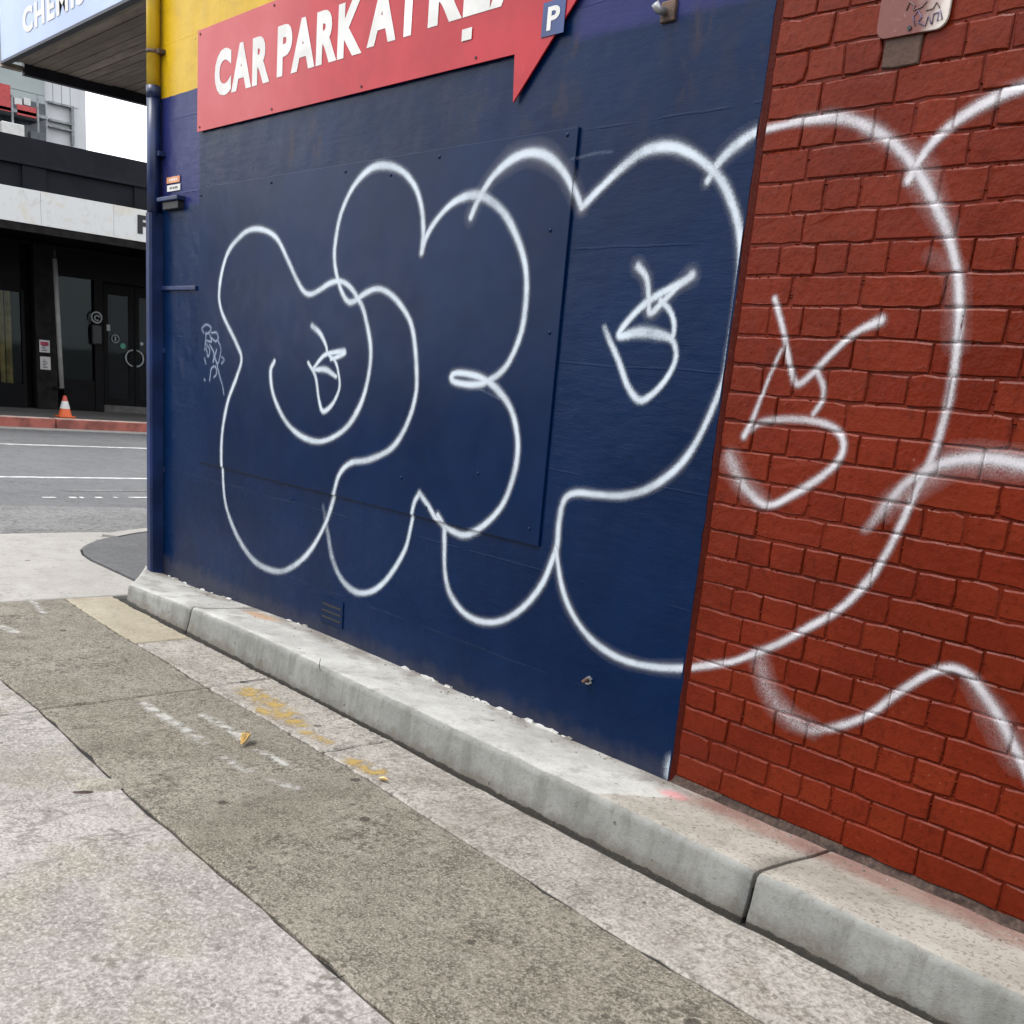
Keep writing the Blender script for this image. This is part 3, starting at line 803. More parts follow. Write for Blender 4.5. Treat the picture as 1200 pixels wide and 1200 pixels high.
def paint_mesh(name, A, xlo, xhi, depth, mat, parent, lift=.0013):
    idx = -np.ones(A.shape, int); v = []; f = []; al = []
    ok = A > .02
    cell = ok[:-1, :-1] | ok[1:, :-1] | ok[:-1, 1:] | ok[1:, 1:]
    for i, k in zip(*np.nonzero(cell)):
        if not (xlo <= gx[i] and gx[i+1] <= xhi): continue
        q = []
        for a, b in ((i, k), (i+1, k), (i+1, k+1), (i, k+1)):
            if idx[a, b] < 0:
                idx[a, b] = len(v); v.append((gx[a], depth(gx[a], gz[b])-lift, gz[b])); al.append(A[a, b]*(.50 if depth is brick_depth and v[-1][1] > .0022-lift else 1.0))
            q.append(idx[a, b])
        f.append(q)
    if not f: return None
    me = pyd(name, v, f, True)
    at_ = me.attributes.new('cover', 'FLOAT', 'POINT'); at_.data.foreach_set('value', np.array(al, np.float32))
    return add(name, me, mat, parent)
def dep_blue(x, z):
    e = .0035*mnoise.noise((x*1.3, z*1.3, 3.1)) + .001225*mnoise.noise((x*6, z*9, 1.1))
    if PX0 <= x <= PX1 and PZ0 <= z <= PZ1: return YP
    return YB+e*.6-.001

SW = .0124
A1 = [(322, 423, .8), (317.5, 436), (320.7, 462.7), (334, 492), (352.7, 510.7), (376.7, 517.3), (403, 504), (420.7, 478.7), (431, 446.7), (434.8, 409), (427.4, 367.4), (419.8, 350), (410, 335.8), (398.7, 329.5), (387, 332), (373.8, 340.6), (364, 344.8), (356.5, 341.5), (348.8, 329), (337.3, 304), (325.8, 281), (312.4, 270.6), (296, 268.7), (281.8, 277.3), (266.4, 298.4), (257.8, 335), (259.7, 363.6), (276.7, 401), (283.3, 420), (278, 441), (267.3, 470.7), (260.7, 508), (259.9, 548), (263.3, 590.7, 1.1, .85), (276.7, 628, 1.2, .6), (296.7, 657.3, 1.3, .6), (320.7, 669.3, 1.2, .7), (339.3, 665.3, 1.1, .8), (360.7, 646.7), (379.3, 614.7), (390, 582.7), (398, 556), (411.3, 542.7), (432.7, 538.7), (457.3, 526.7), (473.3, 505.3), (485.3, 473.3), (488.8, 441.3), (484, 386.7), (470.7, 358.7), (454.7, 342.7), (441.3, 338.7), (428, 344), (414.7, 353.3), (406.7, 352), (398.7, 336), (392.8, 309.3), (393.3, 285.3), (400, 250.7), (414.7, 218.7), (433.3, 198.7, 1.2), (450.7, 194, 1.25, .9), (470.7, 200, 1.15), (486.7, 218.7), (494.7, 245.3), (496.5, 274.7), (494.5, 296)]
A2 = [(494.5, 296), (500, 277.3), (513.3, 256), (532, 237.3, 1.1), (553.3, 228.8, 1.25, .85), (572, 233.3, 1.25, .85), (593.3, 253.3, 1.2, .9), (612, 288, 1.15, .9), (619.2, 320), (618.7, 357.3), (612, 394.7), (593.3, 429.3), (572, 446.7), (553.3, 450.7), (534.7, 448), (529, 442.7), (534.7, 437.3), (550.7, 438.7), (566.7, 444), (582.7, 456, 1.1), (598.7, 478.7), (608.5, 508), (608.8, 534.7), (602.7, 564), (588, 593.3), (566.7, 616), (545.3, 626.7), (529.3, 622.7), (513.3, 610.7, .9), (502.7, 593.3, .9), (491.8, 578, .9)]
A3 = [(491.8, 578, .9), (485.3, 590.7, .9), (480, 617.3, .9), (472, 646.7), (452, 678.7), (433.3, 693.3, 1.1), (414.7, 693.3, 1.2, .85), (398.7, 678.7, 1.2, .65), (388, 654.7, 1.2, .5), (382.7, 625.3, 1.2, .35), (377, 593, 1.1, .12)]
B1 = [(552, 254.7), (561.3, 233.3), (577.3, 208, 1.1), (598.7, 188, 1.25), (622.7, 180, 1.35), (644, 184, 1.35), (662.7, 201.3, 1.15), (673.3, 221.3), (682.2, 243)]
B2 = [(682.2, 243), (703.3, 221.5, 1.1), (730.8, 195.4, 1.2), (755.5, 177.5, 1.25), (783, 172, 1.25), (807.8, 178.9, 1.2), (832.5, 196.8, 1.1), (851.8, 218.8, 1.05), (865.5, 254.5), (871, 293), (867.7, 337, .8), (860, 389.3, .75), (851.8, 438.8, .75), (839.4, 474.5, .8), (815.6, 519.7, .9), (793, 549.4), (761.8, 572), (730.6, 580.6), (702.3, 579.7), (676.8, 577.7), (662.7, 584.8), (656.4, 607.5), (653.6, 638.6), (649.3, 652), (636, 684), (614.7, 710.7), (588, 726.7), (564, 728.8), (542.7, 718.7), (526.7, 697.3), (520, 670.7), (519.2, 633.3), (518.7, 614.7), (513.3, 604)]
C1 = [(652, 643, .8), (659.8, 689.6, .85), (674, 723.6, .9), (696.7, 752), (727.8, 771.8), (761.8, 780.9), (798.6, 783), (820, 781), (855.3, 776), (880, 767.5), (911.7, 755), (948, 735), (985, 713), (1018, 680), (1040, 647), (1058.4, 610.3), (1073, 577.3), (1089.5, 544.3), (1102.4, 507.7), (1114, 460), (1123.3, 393.3), (1125, 353.3, 1.1), (1121.7, 313.3, 1.1), (1110, 270, 1.2), (1093.3, 233.3, 1.2), (1076.7, 203.3, 1.1), (1053.3, 173.3, 1.2), (1020, 150, 1.3, .85), (986.7, 138.3, 1.3, .75), (953.3, 140, 1.1), (920, 146.7), (890, 155, 1.1), (863.3, 173.3, 1.1), (843.3, 193.3), (829.5, 213, .9)]
D1 = [(1065, 211, 1.1), (1076.7, 190), (1096.7, 163.3, 1.1), (1126.7, 138.3, 1.2), (1163.3, 116.7, 1.3), (1196.7, 103.3, 1.3), (1250, 90)]
D2 = [(1012, 622, 1.2, .12), (1018, 617.7, 1.3, .35), (1036.4, 595.7, 1.3, .6), (1058.4, 570, 1.2, .8), (1076.7, 557.2, 1.2), (1106, 542.5, 1.25), (1150, 537, 1.35), (1200, 544.3, 1.35), (1250, 560)]
D3 = [(930, 848, 1.5, .12), (948.3, 855, 1.3, .4), (977.7, 852.4, 1.1, .8), (1018, 837.7), (1047.4, 815.7), (1084, 791.9), (1113.4, 782.7, 1.05), (1135.4, 791.9, 1.15), (1157.4, 819.4, 1.2), (1175.7, 848.7, 1.1), (1197.7, 892.7), (1214, 935)]
E1 = [(366, 382, 1.1, .7), (375.3, 390.7), (382, 404, .8), (384.7, 414.7, .7), (392.7, 422.7, .7), (396.7, 436, .7), (398, 454.7, .8), (390, 473.3, .85), (379, 482, .9), (374, 468, .8), (370, 441.3, .8), (361.5, 425, .7)]
E1b = [(367.3, 432, .7), (379.3, 417.3, .8), (390, 413.3, .9), (404, 412.5, 1.1), (396, 418, .9), (388, 421, .7)]
E1c = [(368.7, 433.3, .8), (382, 433.3, 1.0, .8), (394, 441.3, .8)]
E2 = [(748.6, 312.3, 1.1), (758.3, 326, .9), (761, 348, .8), (762.4, 367.3, .8), (777.5, 353.5, .9), (794, 337, .8), (811.9, 322.5, 1.1)]
E2b = [(810, 325), (788.5, 337, .9), (763.8, 350.8, 1.0), (741.8, 370, .9), (726, 393, 1.0), (750, 389.3, 1.3, .85), (772, 392, 1.3, .8), (788.5, 399, .9), (792.6, 419.5, .8), (783, 441.5, .8), (766.5, 460.8, .9), (750, 469, 1.0), (736.3, 452.5, .9), (725.3, 422.3, .9, .9), (715.6, 400.3, .9, .7), (708.8, 383.8, .8, .4)]
E2c = [(774.8, 352, .8), (785.8, 364.5, .8), (790.7, 381, .8), (788.5, 399, .8)]
E3 = [(908.3, 350, .8), (916.7, 380, .8), (923.3, 410, .75), (928.3, 436.7, .8), (935, 450, .9), (953.3, 436.7, .9), (976.7, 413.3, .85), (1003.3, 390, .85), (1033.3, 375, 1.3)]
E3b = [(916.7, 410, .6, .7), (900, 446.7, .65, .7), (884, 489, .75, .8), (873, 511, .9)]
E3c = [(956.7, 433.3, .8), (965, 453.3, .8), (963.3, 470, .8), (953.3, 485, .75)]
E3d = [(878, 506, .7, .6), (893.3, 494.8, .9, .7), (930, 491.2, 1.0, .75), (966.7, 496.7, .9), (986.8, 511.3, .95), (986.8, 533.3, .95), (966.7, 555.3), (930, 579.2), (898.8, 592), (875, 573.7, 1.1, .75), (862.2, 551.7, 1.3, .5), (854.8, 533.3, 1.3, .3)]
def st(L, w=SW, soft=4.8, al=.96): return [(p, w, soft, al) for p in L]
XS = .022
for nm, L, lab in (('graffiti_outline', [A1, A2, A3], 'white sprayed outline of a bubble letter'), ('graffiti_outline', [B1, B2], None), ('graffiti_outline', [C1[:9]], None), ('graffiti_outline', [C1[-6:]], None),
                   ('graffiti_face', [E1, E1b, E1c], None), ('graffiti_face', [E2, E2b, E2c], None)):
    A = paint_field(st(L))
    o = paint_mesh(nm, A, -4.4, -.001, dep_blue, M['spray'], bld, .0013+.0006*random.random())
for nm, L, lf in (('graffiti_outline', [C1], .0012), ('graffiti_outline', [D1], .0019), ('graffiti_outline', [D2], .0016), ('graffiti_outline', [D3], .0014), ('graffiti_face', [E3, E3b, E3c, E3d], .0012)):
    paint_mesh(nm, paint_field(st(L, SW*.84, 3.5, .95)), XS, 1.7, brick_depth, M['spray_brick'], bb, lf+.0008)
# soft halo of overspray
H1 = [(889.7, 771.7, 1, .8), (900.7, 808.4), (922.7, 837.7), (952, 853, 1, .9)]
H2 = [(1018, 150, .8, .7), (1053, 173, .8, .7), (1078, 200, 1.1), (1093, 233, 1, .8), (1110, 268, .9, .7)]
H3 = [(1040, 595, 1, .8), (1090, 560), (1125, 540, 1.1), (1200, 545)]
H4 = [(858, 540), (870, 566), (895, 588, .8, .7)]
H5 = [(1090, 300, .6, .3), (1120, 320, .8, .5), (1122, 400, .8, .5)]
H6 = [(1140, 800, .8, .5), (1165, 838, 1, .6), (1195, 890, 1, .6)]
for q, (L, w_, a_) in enumerate(((H1, .030, .30), (H2, .032, .22), (H3, .034, .25), (H4, .03, .3), (H5, .04, .2), (H6, .035, .25))):
    paint_mesh('overspray', paint_field([(L, w_, 2.2, a_)]), XS, 1.7, brick_depth, M['spray_haze'], bb, .0036+.0004*q)
for q, (L, w_, a_) in enumerate(((A1, .028, .05), (A2, .028, .05), (B1, .034, .10), (B2, .028, .06), (C1[:9], .030, .08), (C1[-6:], .030, .08), (E2, .03, .12))):
    paint_mesh('overspray', paint_field([(L, w_, 2.6, a_)]), -4.4, -.001, dep_blue, M['spray_haze'], bld, .0024+.0004*q)
# dab of pale paint at the foot of the corner, thin marker tag, scuffs
W1 = [(788, 893, 1, .8), (786, 900), (785, 908, 1, .8)]
paint_mesh('paint_dab', paint_field([(W1, .022, 4, .8)]), -.4, -.001, dep_blue, M['spray'], bld)
tagpx = lambda L: [(160+x/5, 330+y/5) for x, y in L]
T = [tagpx(L) for L in ([(395, 300), (385, 275), (410, 252), (438, 270), (425, 300), (405, 305)], [(410, 300), (405, 350), (402, 400)], [(430, 310), (440, 350), (410, 345)], [(440, 300), (470, 300), (480, 330), (465, 350), (440, 330)],
    [(405, 360), (430, 400), (420, 440), (410, 390)], [(430, 370), (455, 420), (450, 470), (470, 400)], [(480, 350), (495, 390), (490, 440), (475, 480), (455, 430)], [(500, 440), (515, 460), (500, 480)],
    [(430, 580), (440, 510), (465, 500), (470, 540), (455, 560)], [(470, 470), (485, 540), (505, 610), (513, 660)], [(400, 450), (408, 480)], [(398, 572), (402, 578)])]
paint_mesh('marker_tag', paint_field([(L, .0058, 4, .6) for L in T]), -4.4, -1, dep_blue, M['spray_thin'], bld)
S = [[(672, 187), (697, 180), (718, 178)], [(560, 455), (575, 462), (586, 468)]]
for L in S: paint_mesh('scuff', paint_field([(L, .004, 3, .16)]), -4.4, -.01, dep_blue, M['spray_thin'], bld)

# worn paint on the lane
def ground_paint(name, blobs, mat, parent, z=GZ+.0085, gs=.008):
    pts = [gp(p[0], p[1]) for b in blobs for p in b[0]]
    x0 = min(p[0] for p in pts)-.15; x1 = max(p[0] for p in pts)+.15; y0 = min(p[1] for p in pts)-.15; y1 = max(p[1] for p in pts)+.15
    X = np.arange(x0, x1, gs); Y = np.arange(y0, y1, gs); A = np.zeros((len(X), len(Y)))
    for P, w, al in blobs:
        for p in catmull([gp(*q) for q in P], .01):
            D = np.sqrt((X[:, None]-p[0])**2+(Y[None, :]-p[1])**2)/w
            A = np.maximum(A, al*np.clip(1.5-D, 0, 1)*np.clip(1.5-D, 0, 1))
    for i in range(len(X)):
        for k in range(len(Y)):
            if A[i, k] > 0:
                q = mnoise.noise((X[i]*22, Y[k]*22, 2.0))+.6*mnoise.noise((X[i]*60, Y[k]*60, 5.0))
                A[i, k] = max(0, min(1, A[i, k]*(.75+1.3*q)))
    idx = -np.ones(A.shape, int); v = []; f = []; al = []
    ok = A > .03; cell = ok[:-1, :-1] | ok[1:, :-1] | ok[:-1, 1:] | ok[1:, 1:]
    for i, k in zip(*np.nonzero(cell)):
        q = []
        for a, b in ((i, k), (i+1, k), (i+1, k+1), (i, k+1)):
            if idx[a, b] < 0:
                idx[a, b] = len(v); v.append((X[a], Y[b], gtilt(X[a], Y[b])+.0016)); al.append(A[a, b])
            q.append(idx[a, b])
        f.append(q)
    me = pyd(name, v, f, True); t = me.attributes.new('cover', 'FLOAT', 'POINT'); t.data.foreach_set('value', np.array(al, np.float32))
    return add(name, me, mat, parent)
ground_paint('yellow_paint_mark', [([(290, 810), (315, 825), (335, 838)], .06, .9), ([(310, 832), (330, 842), (352, 850)], .05, .8), ([(355, 858), (385, 872)], .03, .6), ([(415, 893), (440, 905)], .045, .95)], M['yellow_mark'], lane)
ground_paint('white_paint_mark', [([(168, 824), (185, 835), (205, 848), (222, 858), (238, 870)], .028, .75), ([(238, 838), (252, 846), (270, 856), (286, 868)], .024, .85), ([(262, 890), (290, 905)], .022, .6), ([(302, 880), (318, 888), (336, 898)], .018, .8), ([(320, 915), (345, 925)], .03, .4), ([(0, 735), (18, 742)], .03, .8), ([(26, 697), (40, 708), (52, 720)], .02, .7)], M['white_mark'], lane)

# patched lump of mortar at the joint, fallen leaves, pebble
M['lump'] = m_concrete('patching_mortar', (.36, .33, .27), (.43, .40, .33), (.17, .15, .12), (.55, .52, .45), 90, .5, bump=.7, spots=False, tone=9)
def lump(name, px, py, a, b, h, rot, mat, parent=None):
    c = gp(px, py); v = []; f = []; nr, na = 6, 22
    for i in range(nr+1):
        t = i/nr
        for k in range(na):
            an = k*2*math.pi/na; rr = (1+.25*mnoise.noise((math.cos(an)*1.5, math.sin(an)*1.5, 3)))*t
            x = a*rr*math.cos(an); y = b*rr*math.sin(an)
            v.append((c[0]+x*math.cos(rot)-y*math.sin(rot), c[1]+x*math.sin(rot)+y*math.cos(rot), GZ-.004+h*(1-t**3)*(1+.2*mnoise.noise((x*30, y*30, 1)))))
    for i in range(nr):
        for k in range(na): f.append((i*na+k, i*na+(k+1) % na, (i+1)*na+(k+1) % na, (i+1)*na+k))
    return add(name, pyd(name, v, f, True), mat, parent)
lump('mortar_patch', 118, 920, .085, .048, .024, 1.15, M['lump'], lane)
lump('pit_shade', 97, 928, .05, .020, .0048, 1.1, M['grime'], lane)  # dark patch paints in the shade beside the mortar lump
M['leaf'] = m_plain('dry_leaf', (.78, .56, .24), .7, .3, 40, .2)
def leaf(px, py, L, rot, label, curl):
    c = gp(px, py); v = []; f = []
    for i in range(9):
        t = i/8; w = L*.15*math.sin(math.pi*t**.85)*(1+.25*random.uniform(-1, 1)) + .0006
        for s in (-1, -.5, 0, .5, 1):
            x = (t-.5)*L; y = s*w
            v.append((c[0]+x*math.cos(rot)-y*math.sin(rot), c[1]+x*math.sin(rot)+y*math.cos(rot), GZ+.006+curl*abs(s)**1.5*math.sin(math.pi*t)+curl*.8*(t-.4)**2*2))
    for i in range(8):
        for s in range(4): f.append((i*5+s, i*5+s+1, (i+1)*5+s+1, (i+1)*5+s))
    o = add('fallen_leaf', pyd('fallen_leaf', v, f, True), M['leaf'])
    sm = o.modifiers.new('t', 'SOLIDIFY'); sm.thickness = .0012
    return tag(o, label, 'leaf', 'dry leaves on the lane')
leaf(288, 872, .10, 2.3, 'curled yellow dry leaf lying on the dark aggregate strip', .036)
leaf(449, 917, .05, .3, 'small tan dry leaf lying on the gutter by yellow paint', .014)

# ------------------------------------------------------------------ sign on the blue wall
YS = -.026
sg = thing('arrow_sign', (-2.3, YS, 2.39), 'red arrow shaped car park sign with white capitals on the blue wall', 'sign')
sl = wp(231, 155, YS); sn = wp(603, 63, YS); sb = wp(601, 120, YS); shd = wp(675, 0, YS)
zb = (sl[1]+sn[1])/2; zt = wp(230, 37, YS)[1]; zc = (zb+zt)/2
tipx = shd[0] + (zc-shd[1])*(shd[0]-sb[0])/(shd[1]-sb[1])
outl = [(sl[0], zb), (sn[0], zb), (sb[0], sb[1]), (tipx, zc), (sb[0], 2*zc-sb[1]), (sn[0], zt), (sl[0], zt)]
prism('sign_board', outl, 'y', YS, YS+.006, M['sign'], sg)
for i in range(6):
    xx = sl[0]+.2+i*.42
    box('batten', xx-.02, xx+.02, YS+.0065, YB+.003, zb+.03, zt-.03, M['signedge'], sg)
tz0 = wp(262, 112, YS)[1]; tz1 = wp(262, 58, YS)[1]+.004; tx0 = wp(252, 85, YS)[0]
def sx(px, py): return wp(px, py, YS)[0]
for body, xa, xb in (('CAR', tx0, sx(316, 92)), ('PARK', sx(325, 75), sx(424, 62)), ('AT', sx(430, 55), sx(492, 42)), ('REAR', sx(501, 40), -.80)):
    dz = .032*(xa-tx0)/2.0
    text_mesh('lettering', body, xb-xa, tz1-tz0, .054, .0, lambda u, v_, w, xa=xa, dz=dz: (xa+u, YS-.0016, tz0+dz+v_), M['white'], sg)
pa = wp(638, 4, YS); pb = wp(661, 36, YS)
pk = prism('parking_sticker', [(pa[0], pb[1]-.005), (pb[0], pb[1]-.005), (pb[0], pa[1]), (pa[0], pa[1])], 'y', YS-.0035, YS-.0012, M['signblue'], sg)
text_mesh('letter', 'P', (pb[0]-pa[0])*.55, (pa[1]-pb[1])*.72, .03, 0, lambda u, v_, w: (pa[0]+(pb[0]-pa[0])*.24+u, YS-.0048, pb[1]+(pa[1]-pb[1])*.11+v_), M['white'], pk)
q = wp(548, 37, YS)
box('small_sticker', q[0]-.03, q[0]+.03, YS-.0034, YS-.0026, q[1]-.030, q[1]+.010, M['white'], sg)
for i in range(14):
    xx = sl[0]+.03+i*(sn[0]-sl[0]-.06)/13
    for zz in (zb+.02, zt-.02):
        if (i % 4) == 0: prism('rivet', [(xx+.006*math.cos(a), zz+.006*math.sin(a)) for a in np.linspace(0, 2*math.pi, 9)[:-1]], 'y', YS-.003, YS-.0005, M['signedge'], sg)

# ------------------------------------------------------------------ metal plate on the bricks
pl = thing('wall_plate', (.45, -.006, 2.2), 'scratched white metal plate with scribbles screwed to the red bricks', 'plate')
c0 = wp(1029, 47, -.012); c1 = wp(1104, 36, -.012); c2 = wp(1113, 8, -.012)
xa, xb, z0, z1 = c0[0]-.01, c2[0], c0[1], c0[1]+.30
rad = .03; P = []
for cx_, cz_, a0 in ((xb-rad, z0+rad, -90), (xb-rad, z1-rad, 0), (xa+rad, z1-rad, 90), (xa+rad, z0+rad, 180)):
    for k in range(6):
        a = R(a0+k*18); P.append((cx_+rad*math.cos(a), cz_+rad*math.sin(a)))
n = N('plate_paint'); x, y, z = n.xyz()
k = n.mix(n.step(n.noise(9, 5), .35, .65), (.47, .42, .38), (.37, .32, .29))
k = n.mix(n.step(n.math('ADD', x, n.math('MULTIPLY', n.math('SUBTRACT', n.noise(14, 4), .5), .10)), xa+.19, xa+.12), k, (.10, .013, .006))
k = n.mix(n.step(n.noise(50, 4, .7), .6, .72, 0, .6), k, (.22, .14, .11))
M['plate'] = n.end(n.bsdf(k, .45, n.bump(n.noise(30, 4), .2, .004)))
prism('plate', P, 'y', -.012, -.004, M['plate'], pl, .001)
M['ink'] = m_plain('faded_purple_ink', (.16, .13, .24), .6); M['ink2'] = m_plain('faded_brown_ink', (.17, .12, .11), .6)
def squig(px, mat):
    pts = [(wp(a, b, -.014)[0], -.0135, wp(a, b, -.014)[1]) for a, b in px]
    tube('scribble', pts, .0016, mat, pl, 6)
squig([(1072, 30), (1070, 20), (1076, 12), (1080, 20), (1075, 26), (1084, 30), (1088, 18), (1091, 28)], M['ink'])
squig([(1092, 28), (1094, 16), (1100, 14), (1098, 24), (1104, 22), (1102, 12)], M['ink'])
squig([(1062, 12), (1066, 2), (1072, 6), (1070, 12), (1080, 8), (1086, 1)], M['ink2'])
squig([(1085, 12), (1093, 10), (1098, 2), (1101, 9)], M['ink2'])
q = wp(1066, 33, -.012); prism('screw', [(q[0]+.006*math.cos(a), q[1]+.006*math.sin(a)) for a in np.linspace(0, 2*math.pi, 9)[:-1]], 'y', -.016, -.0125, M['black'], pl)

# ------------------------------------------------------------------ downpipe and its guard at the corner
YD = YB-.040
pc = XG-.036; zj = at(180, 250, 'y', YD)[2]; zy = wp(187, 108)[1]
dp = thing('downpipe', (pc, YD, -.1), 'round downpipe painted blue then yellow with a steel guard at the wall corner', 'pipe')
M['yellowpipe'] = m_plain('yellow_gloss_metal', (.60, .385, .012), .4, .2, 5, .12, 40)
tube('pipe_run', [(pc, YD, zj-.02), (pc, YD, 2.3), (pc, YD, zy-.03)], .037, M['bluepipe'], dp, 24)
tube('pipe_run', [(pc, YD, zy-.029), (pc, YD, 3.2), (pc, YD, 3.62)], .037, M['yellowpipe'], dp, 24)
tube('collar', [(pc, YD, zy-.04), (pc, YD, zy+.02)], .0395, M['bluepipe'], dp, 24)
tube('collar', [(pc, YD, zy+.18), (pc, YD, zy+.20)], .0395, M['rust'], dp, 24)
box('clip', pc-.01, pc+.075, YD, YB+.003, zy+.178, zy+.20, M['rust'], dp)
box('clip', pc-.01, pc+.075, YD, YB+.003, zj+.30, zj+.325, M['bluepipe'], dp)
gx0, gx1, gy1 = XG-.068, XG, YB-.078
gpoly = [(gx0, YB+.002), (gx0, gy1+.012), (gx0+.012, gy1), (gx1-.012, gy1), (gx1, gy1+.012), (gx1, YB+.002), (gx1-.005, YB+.002), (gx1-.005, gy1+.015), (gx1-.015, gy1+.005), (gx0+.015, gy1+.005), (gx0+.005, gy1+.015), (gx0+.005, YB+.002)]
prism('guard', gpoly, 'z', -.14, zj, M['bluepipe'], dp)
for zz in (.55, 1.25):
    box('strap', XG+.002, XG+.04, YB-.006, YB+.003, zz, zz+.03, M['bluepipe'], dp)

# ------------------------------------------------------------------ footpath awning with the pale blue fascia
YA, ZA, XA = -.02, 3.175, -6.88
aw = thing('awning', (XL, YA, ZA), 'footpath awning with pale blue lettered end and timber soffit', 'awning')
M['paleblue'] = m_plain('pale_blue_fascia', (.42, .52, .78), .4, .08, 2, .05)
M['soffit'] = (lambda n: n.end(n.bsdf(n.mix(n.step(n.noise(5, 5, .7, n.mapped((.25, 1.5, 1))), .35, .7), (.13, .105, .085), n.mix(n.rand(), (.30, .255, .21), (.19, .16, .135))), .8, n.bump(n.noise(40, 4, .7, n.mapped((.15, 1, 1))), .5, .004))))(N('weathered_boards'))
M['beam'] = m_plain('dark_navy_beam', (.012, .016, .03), .5)
box('end_fascia', XA, XL-.004, YA-.03, YA, ZA, ZA+.62, M['paleblue'], aw, .004)
box('fascia_trim', XA-.004, XL-.0042, YA-.036, YA+.012, ZA-.018, ZA-.002, M['beam'], aw)
yb = YA+.004; i = 0
while yb < 3.2:
    wbd = .085
    box('soffit_board', XA+.03, XL-.004, yb, yb+wbd-.008, ZA+.012+random.uniform(0, .012), ZA+.05, M['soffit'], aw)
    yb += wbd; i += 1
box('awning_deck', XA+.03, XL-.004, YA+.002, 9.0, ZA+.052, ZA+.60, M['beam'], aw)
box('front_beam', XA-.03, XA+.028, YA+.12, 9.0, ZA-.055, ZA+.62, M['beam'], aw, .004)
box('corner_flashing', XA-.05, XA+.02, YA-.03, YA+.115, ZA-.03, ZA+.0, M['soffit'], aw)
ya_ = YA-.03
def ax(px, py): return at(px, py, 'y', ya_)
cz0 = ax(33, 38)[2]; cz1 = ax(33, 7)[2]; cxa = ax(27, 25)[0]; cxb = ax(88, 11)[0]
lw = (cxb-cxa)
text_mesh('lettering', 'CHEMIST', lw*1.38, cz1-cz0, .045, 0, lambda u, v_, w: (cxa+u, ya_-.003, cz0+v_), M['white'], aw)

# ------------------------------------------------------------------ shop across the street
XF, XW = -17.2, -20.0
M['shopblack'] = m_plain('black_shopfront', (.0035, .0035, .004), .5, .35, 3, .1, spec=.08)
M['parapet'] = m_plain('charcoal_parapet', (.020, .0215, .027), .7, .15, 1.5, .15, 20, spec=.08)
M['pillar'] = m_plain('dark_pillar', (.018, .016, .015), .7, .3, 8, .3, spec=.08)
M['marble'] = (lambda n: n.end(n.bsdf(n.mix(n.step(n.noise(1.6, 6, .7, dist=1.2), .52, .68), n.mix(n.step(n.noise(5, 4, .6, dist=1.5), .5, .7), (.52, .52, .51), (.45, .44, .41)), (.50, .46, .38)), .35)))(N('pale_stone_fascia'))
def m_glass(name, tint=(.02, .025, .03), mixv=.35):
    n = N(name); tr = n.t.nodes.new('ShaderNodeBsdfTransparent'); gl = n.t.nodes.new('ShaderNodeBsdfGlossy')
    gl.inputs['Roughness'].default_value = .03; gl.inputs['Color'].default_value = (.22, .25, .25, 1)
    tr.inputs['Color'].default_value = (.75, .78, .78, 1)
    fr = n.t.nodes.new('ShaderNodeFresnel'); fr.inputs['IOR'].default_value = 1.5
    mx = n.t.nodes.new('ShaderNodeMixShader'); n.link(fr.outputs[0], mx.inputs[0]); n.link(tr.outputs[0], mx.inputs[1]); n.link(gl.outputs[0], mx.inputs[2])
    return n.end(mx.outputs[0])
M['glass'] = m_glass('window_glass')
M['curtain'] = m_plain('ochre_curtain', (.62, .44, .13), .8, .3, 6)
M['interior'] = m_plain('dim_interior', (.009, .009, .008), .9, .3, spec=.05)
sp = thing('shop_building', (XW, 5.0, -.012), 'black shop building across the street with pale stone awning fascia', 'building')
def F(px, py): q = at(px, py, 'x', XW); return q[1], q[2]
def FF(px, py): q = at(px, py, 'x', XF); return q[1], q[2]
box('parapet', XW-.3, XW, -8, 22, 4.385, 4.815, M['parapet'], sp)
box('ledge', XW-.3, XW+.07, -8, 22, 4.335, 4.384, M['parapet'], sp, .01)
box('upper_wall', XW-.3, XW-.02, -8, 22, 3.0, 4.334, M['parapet'], sp)
for k in range(-3, 9): box('pilaster', XW-.019, XW+.03, 4.2+k*2.1, 4.62+k*2.1, 3.62, 4.334, M['parapet'], sp)
box('body', XW-12, XW-.301, -8, 22, -.28, 4.6, M['parapet'], sp)
cn = box('canopy', XW-.0, XF-.06, -8, 22, 3.02, 3.32, M['shopblack'], sp)
yq = -6.0
while yq < 20:
    box('fascia_panel', XF-.06, XF, yq, yq+1.195, 3.08, 3.60, M['marble'], sp); yq += 1.2
box('fascia_lip', XF-.10, XF-.012, -8, 22, 2.955, 3.078, M['pillar'], sp)
f0 = FF(161, 252); f1 = FF(165, 274)
text_mesh('lettering', 'FA', .62, f0[1]-f1[1]+.01, .045, .004, lambda u, v_, w: (XF+.006+w, f0[0]+u, f1[1]+v_), M['black'], sp)
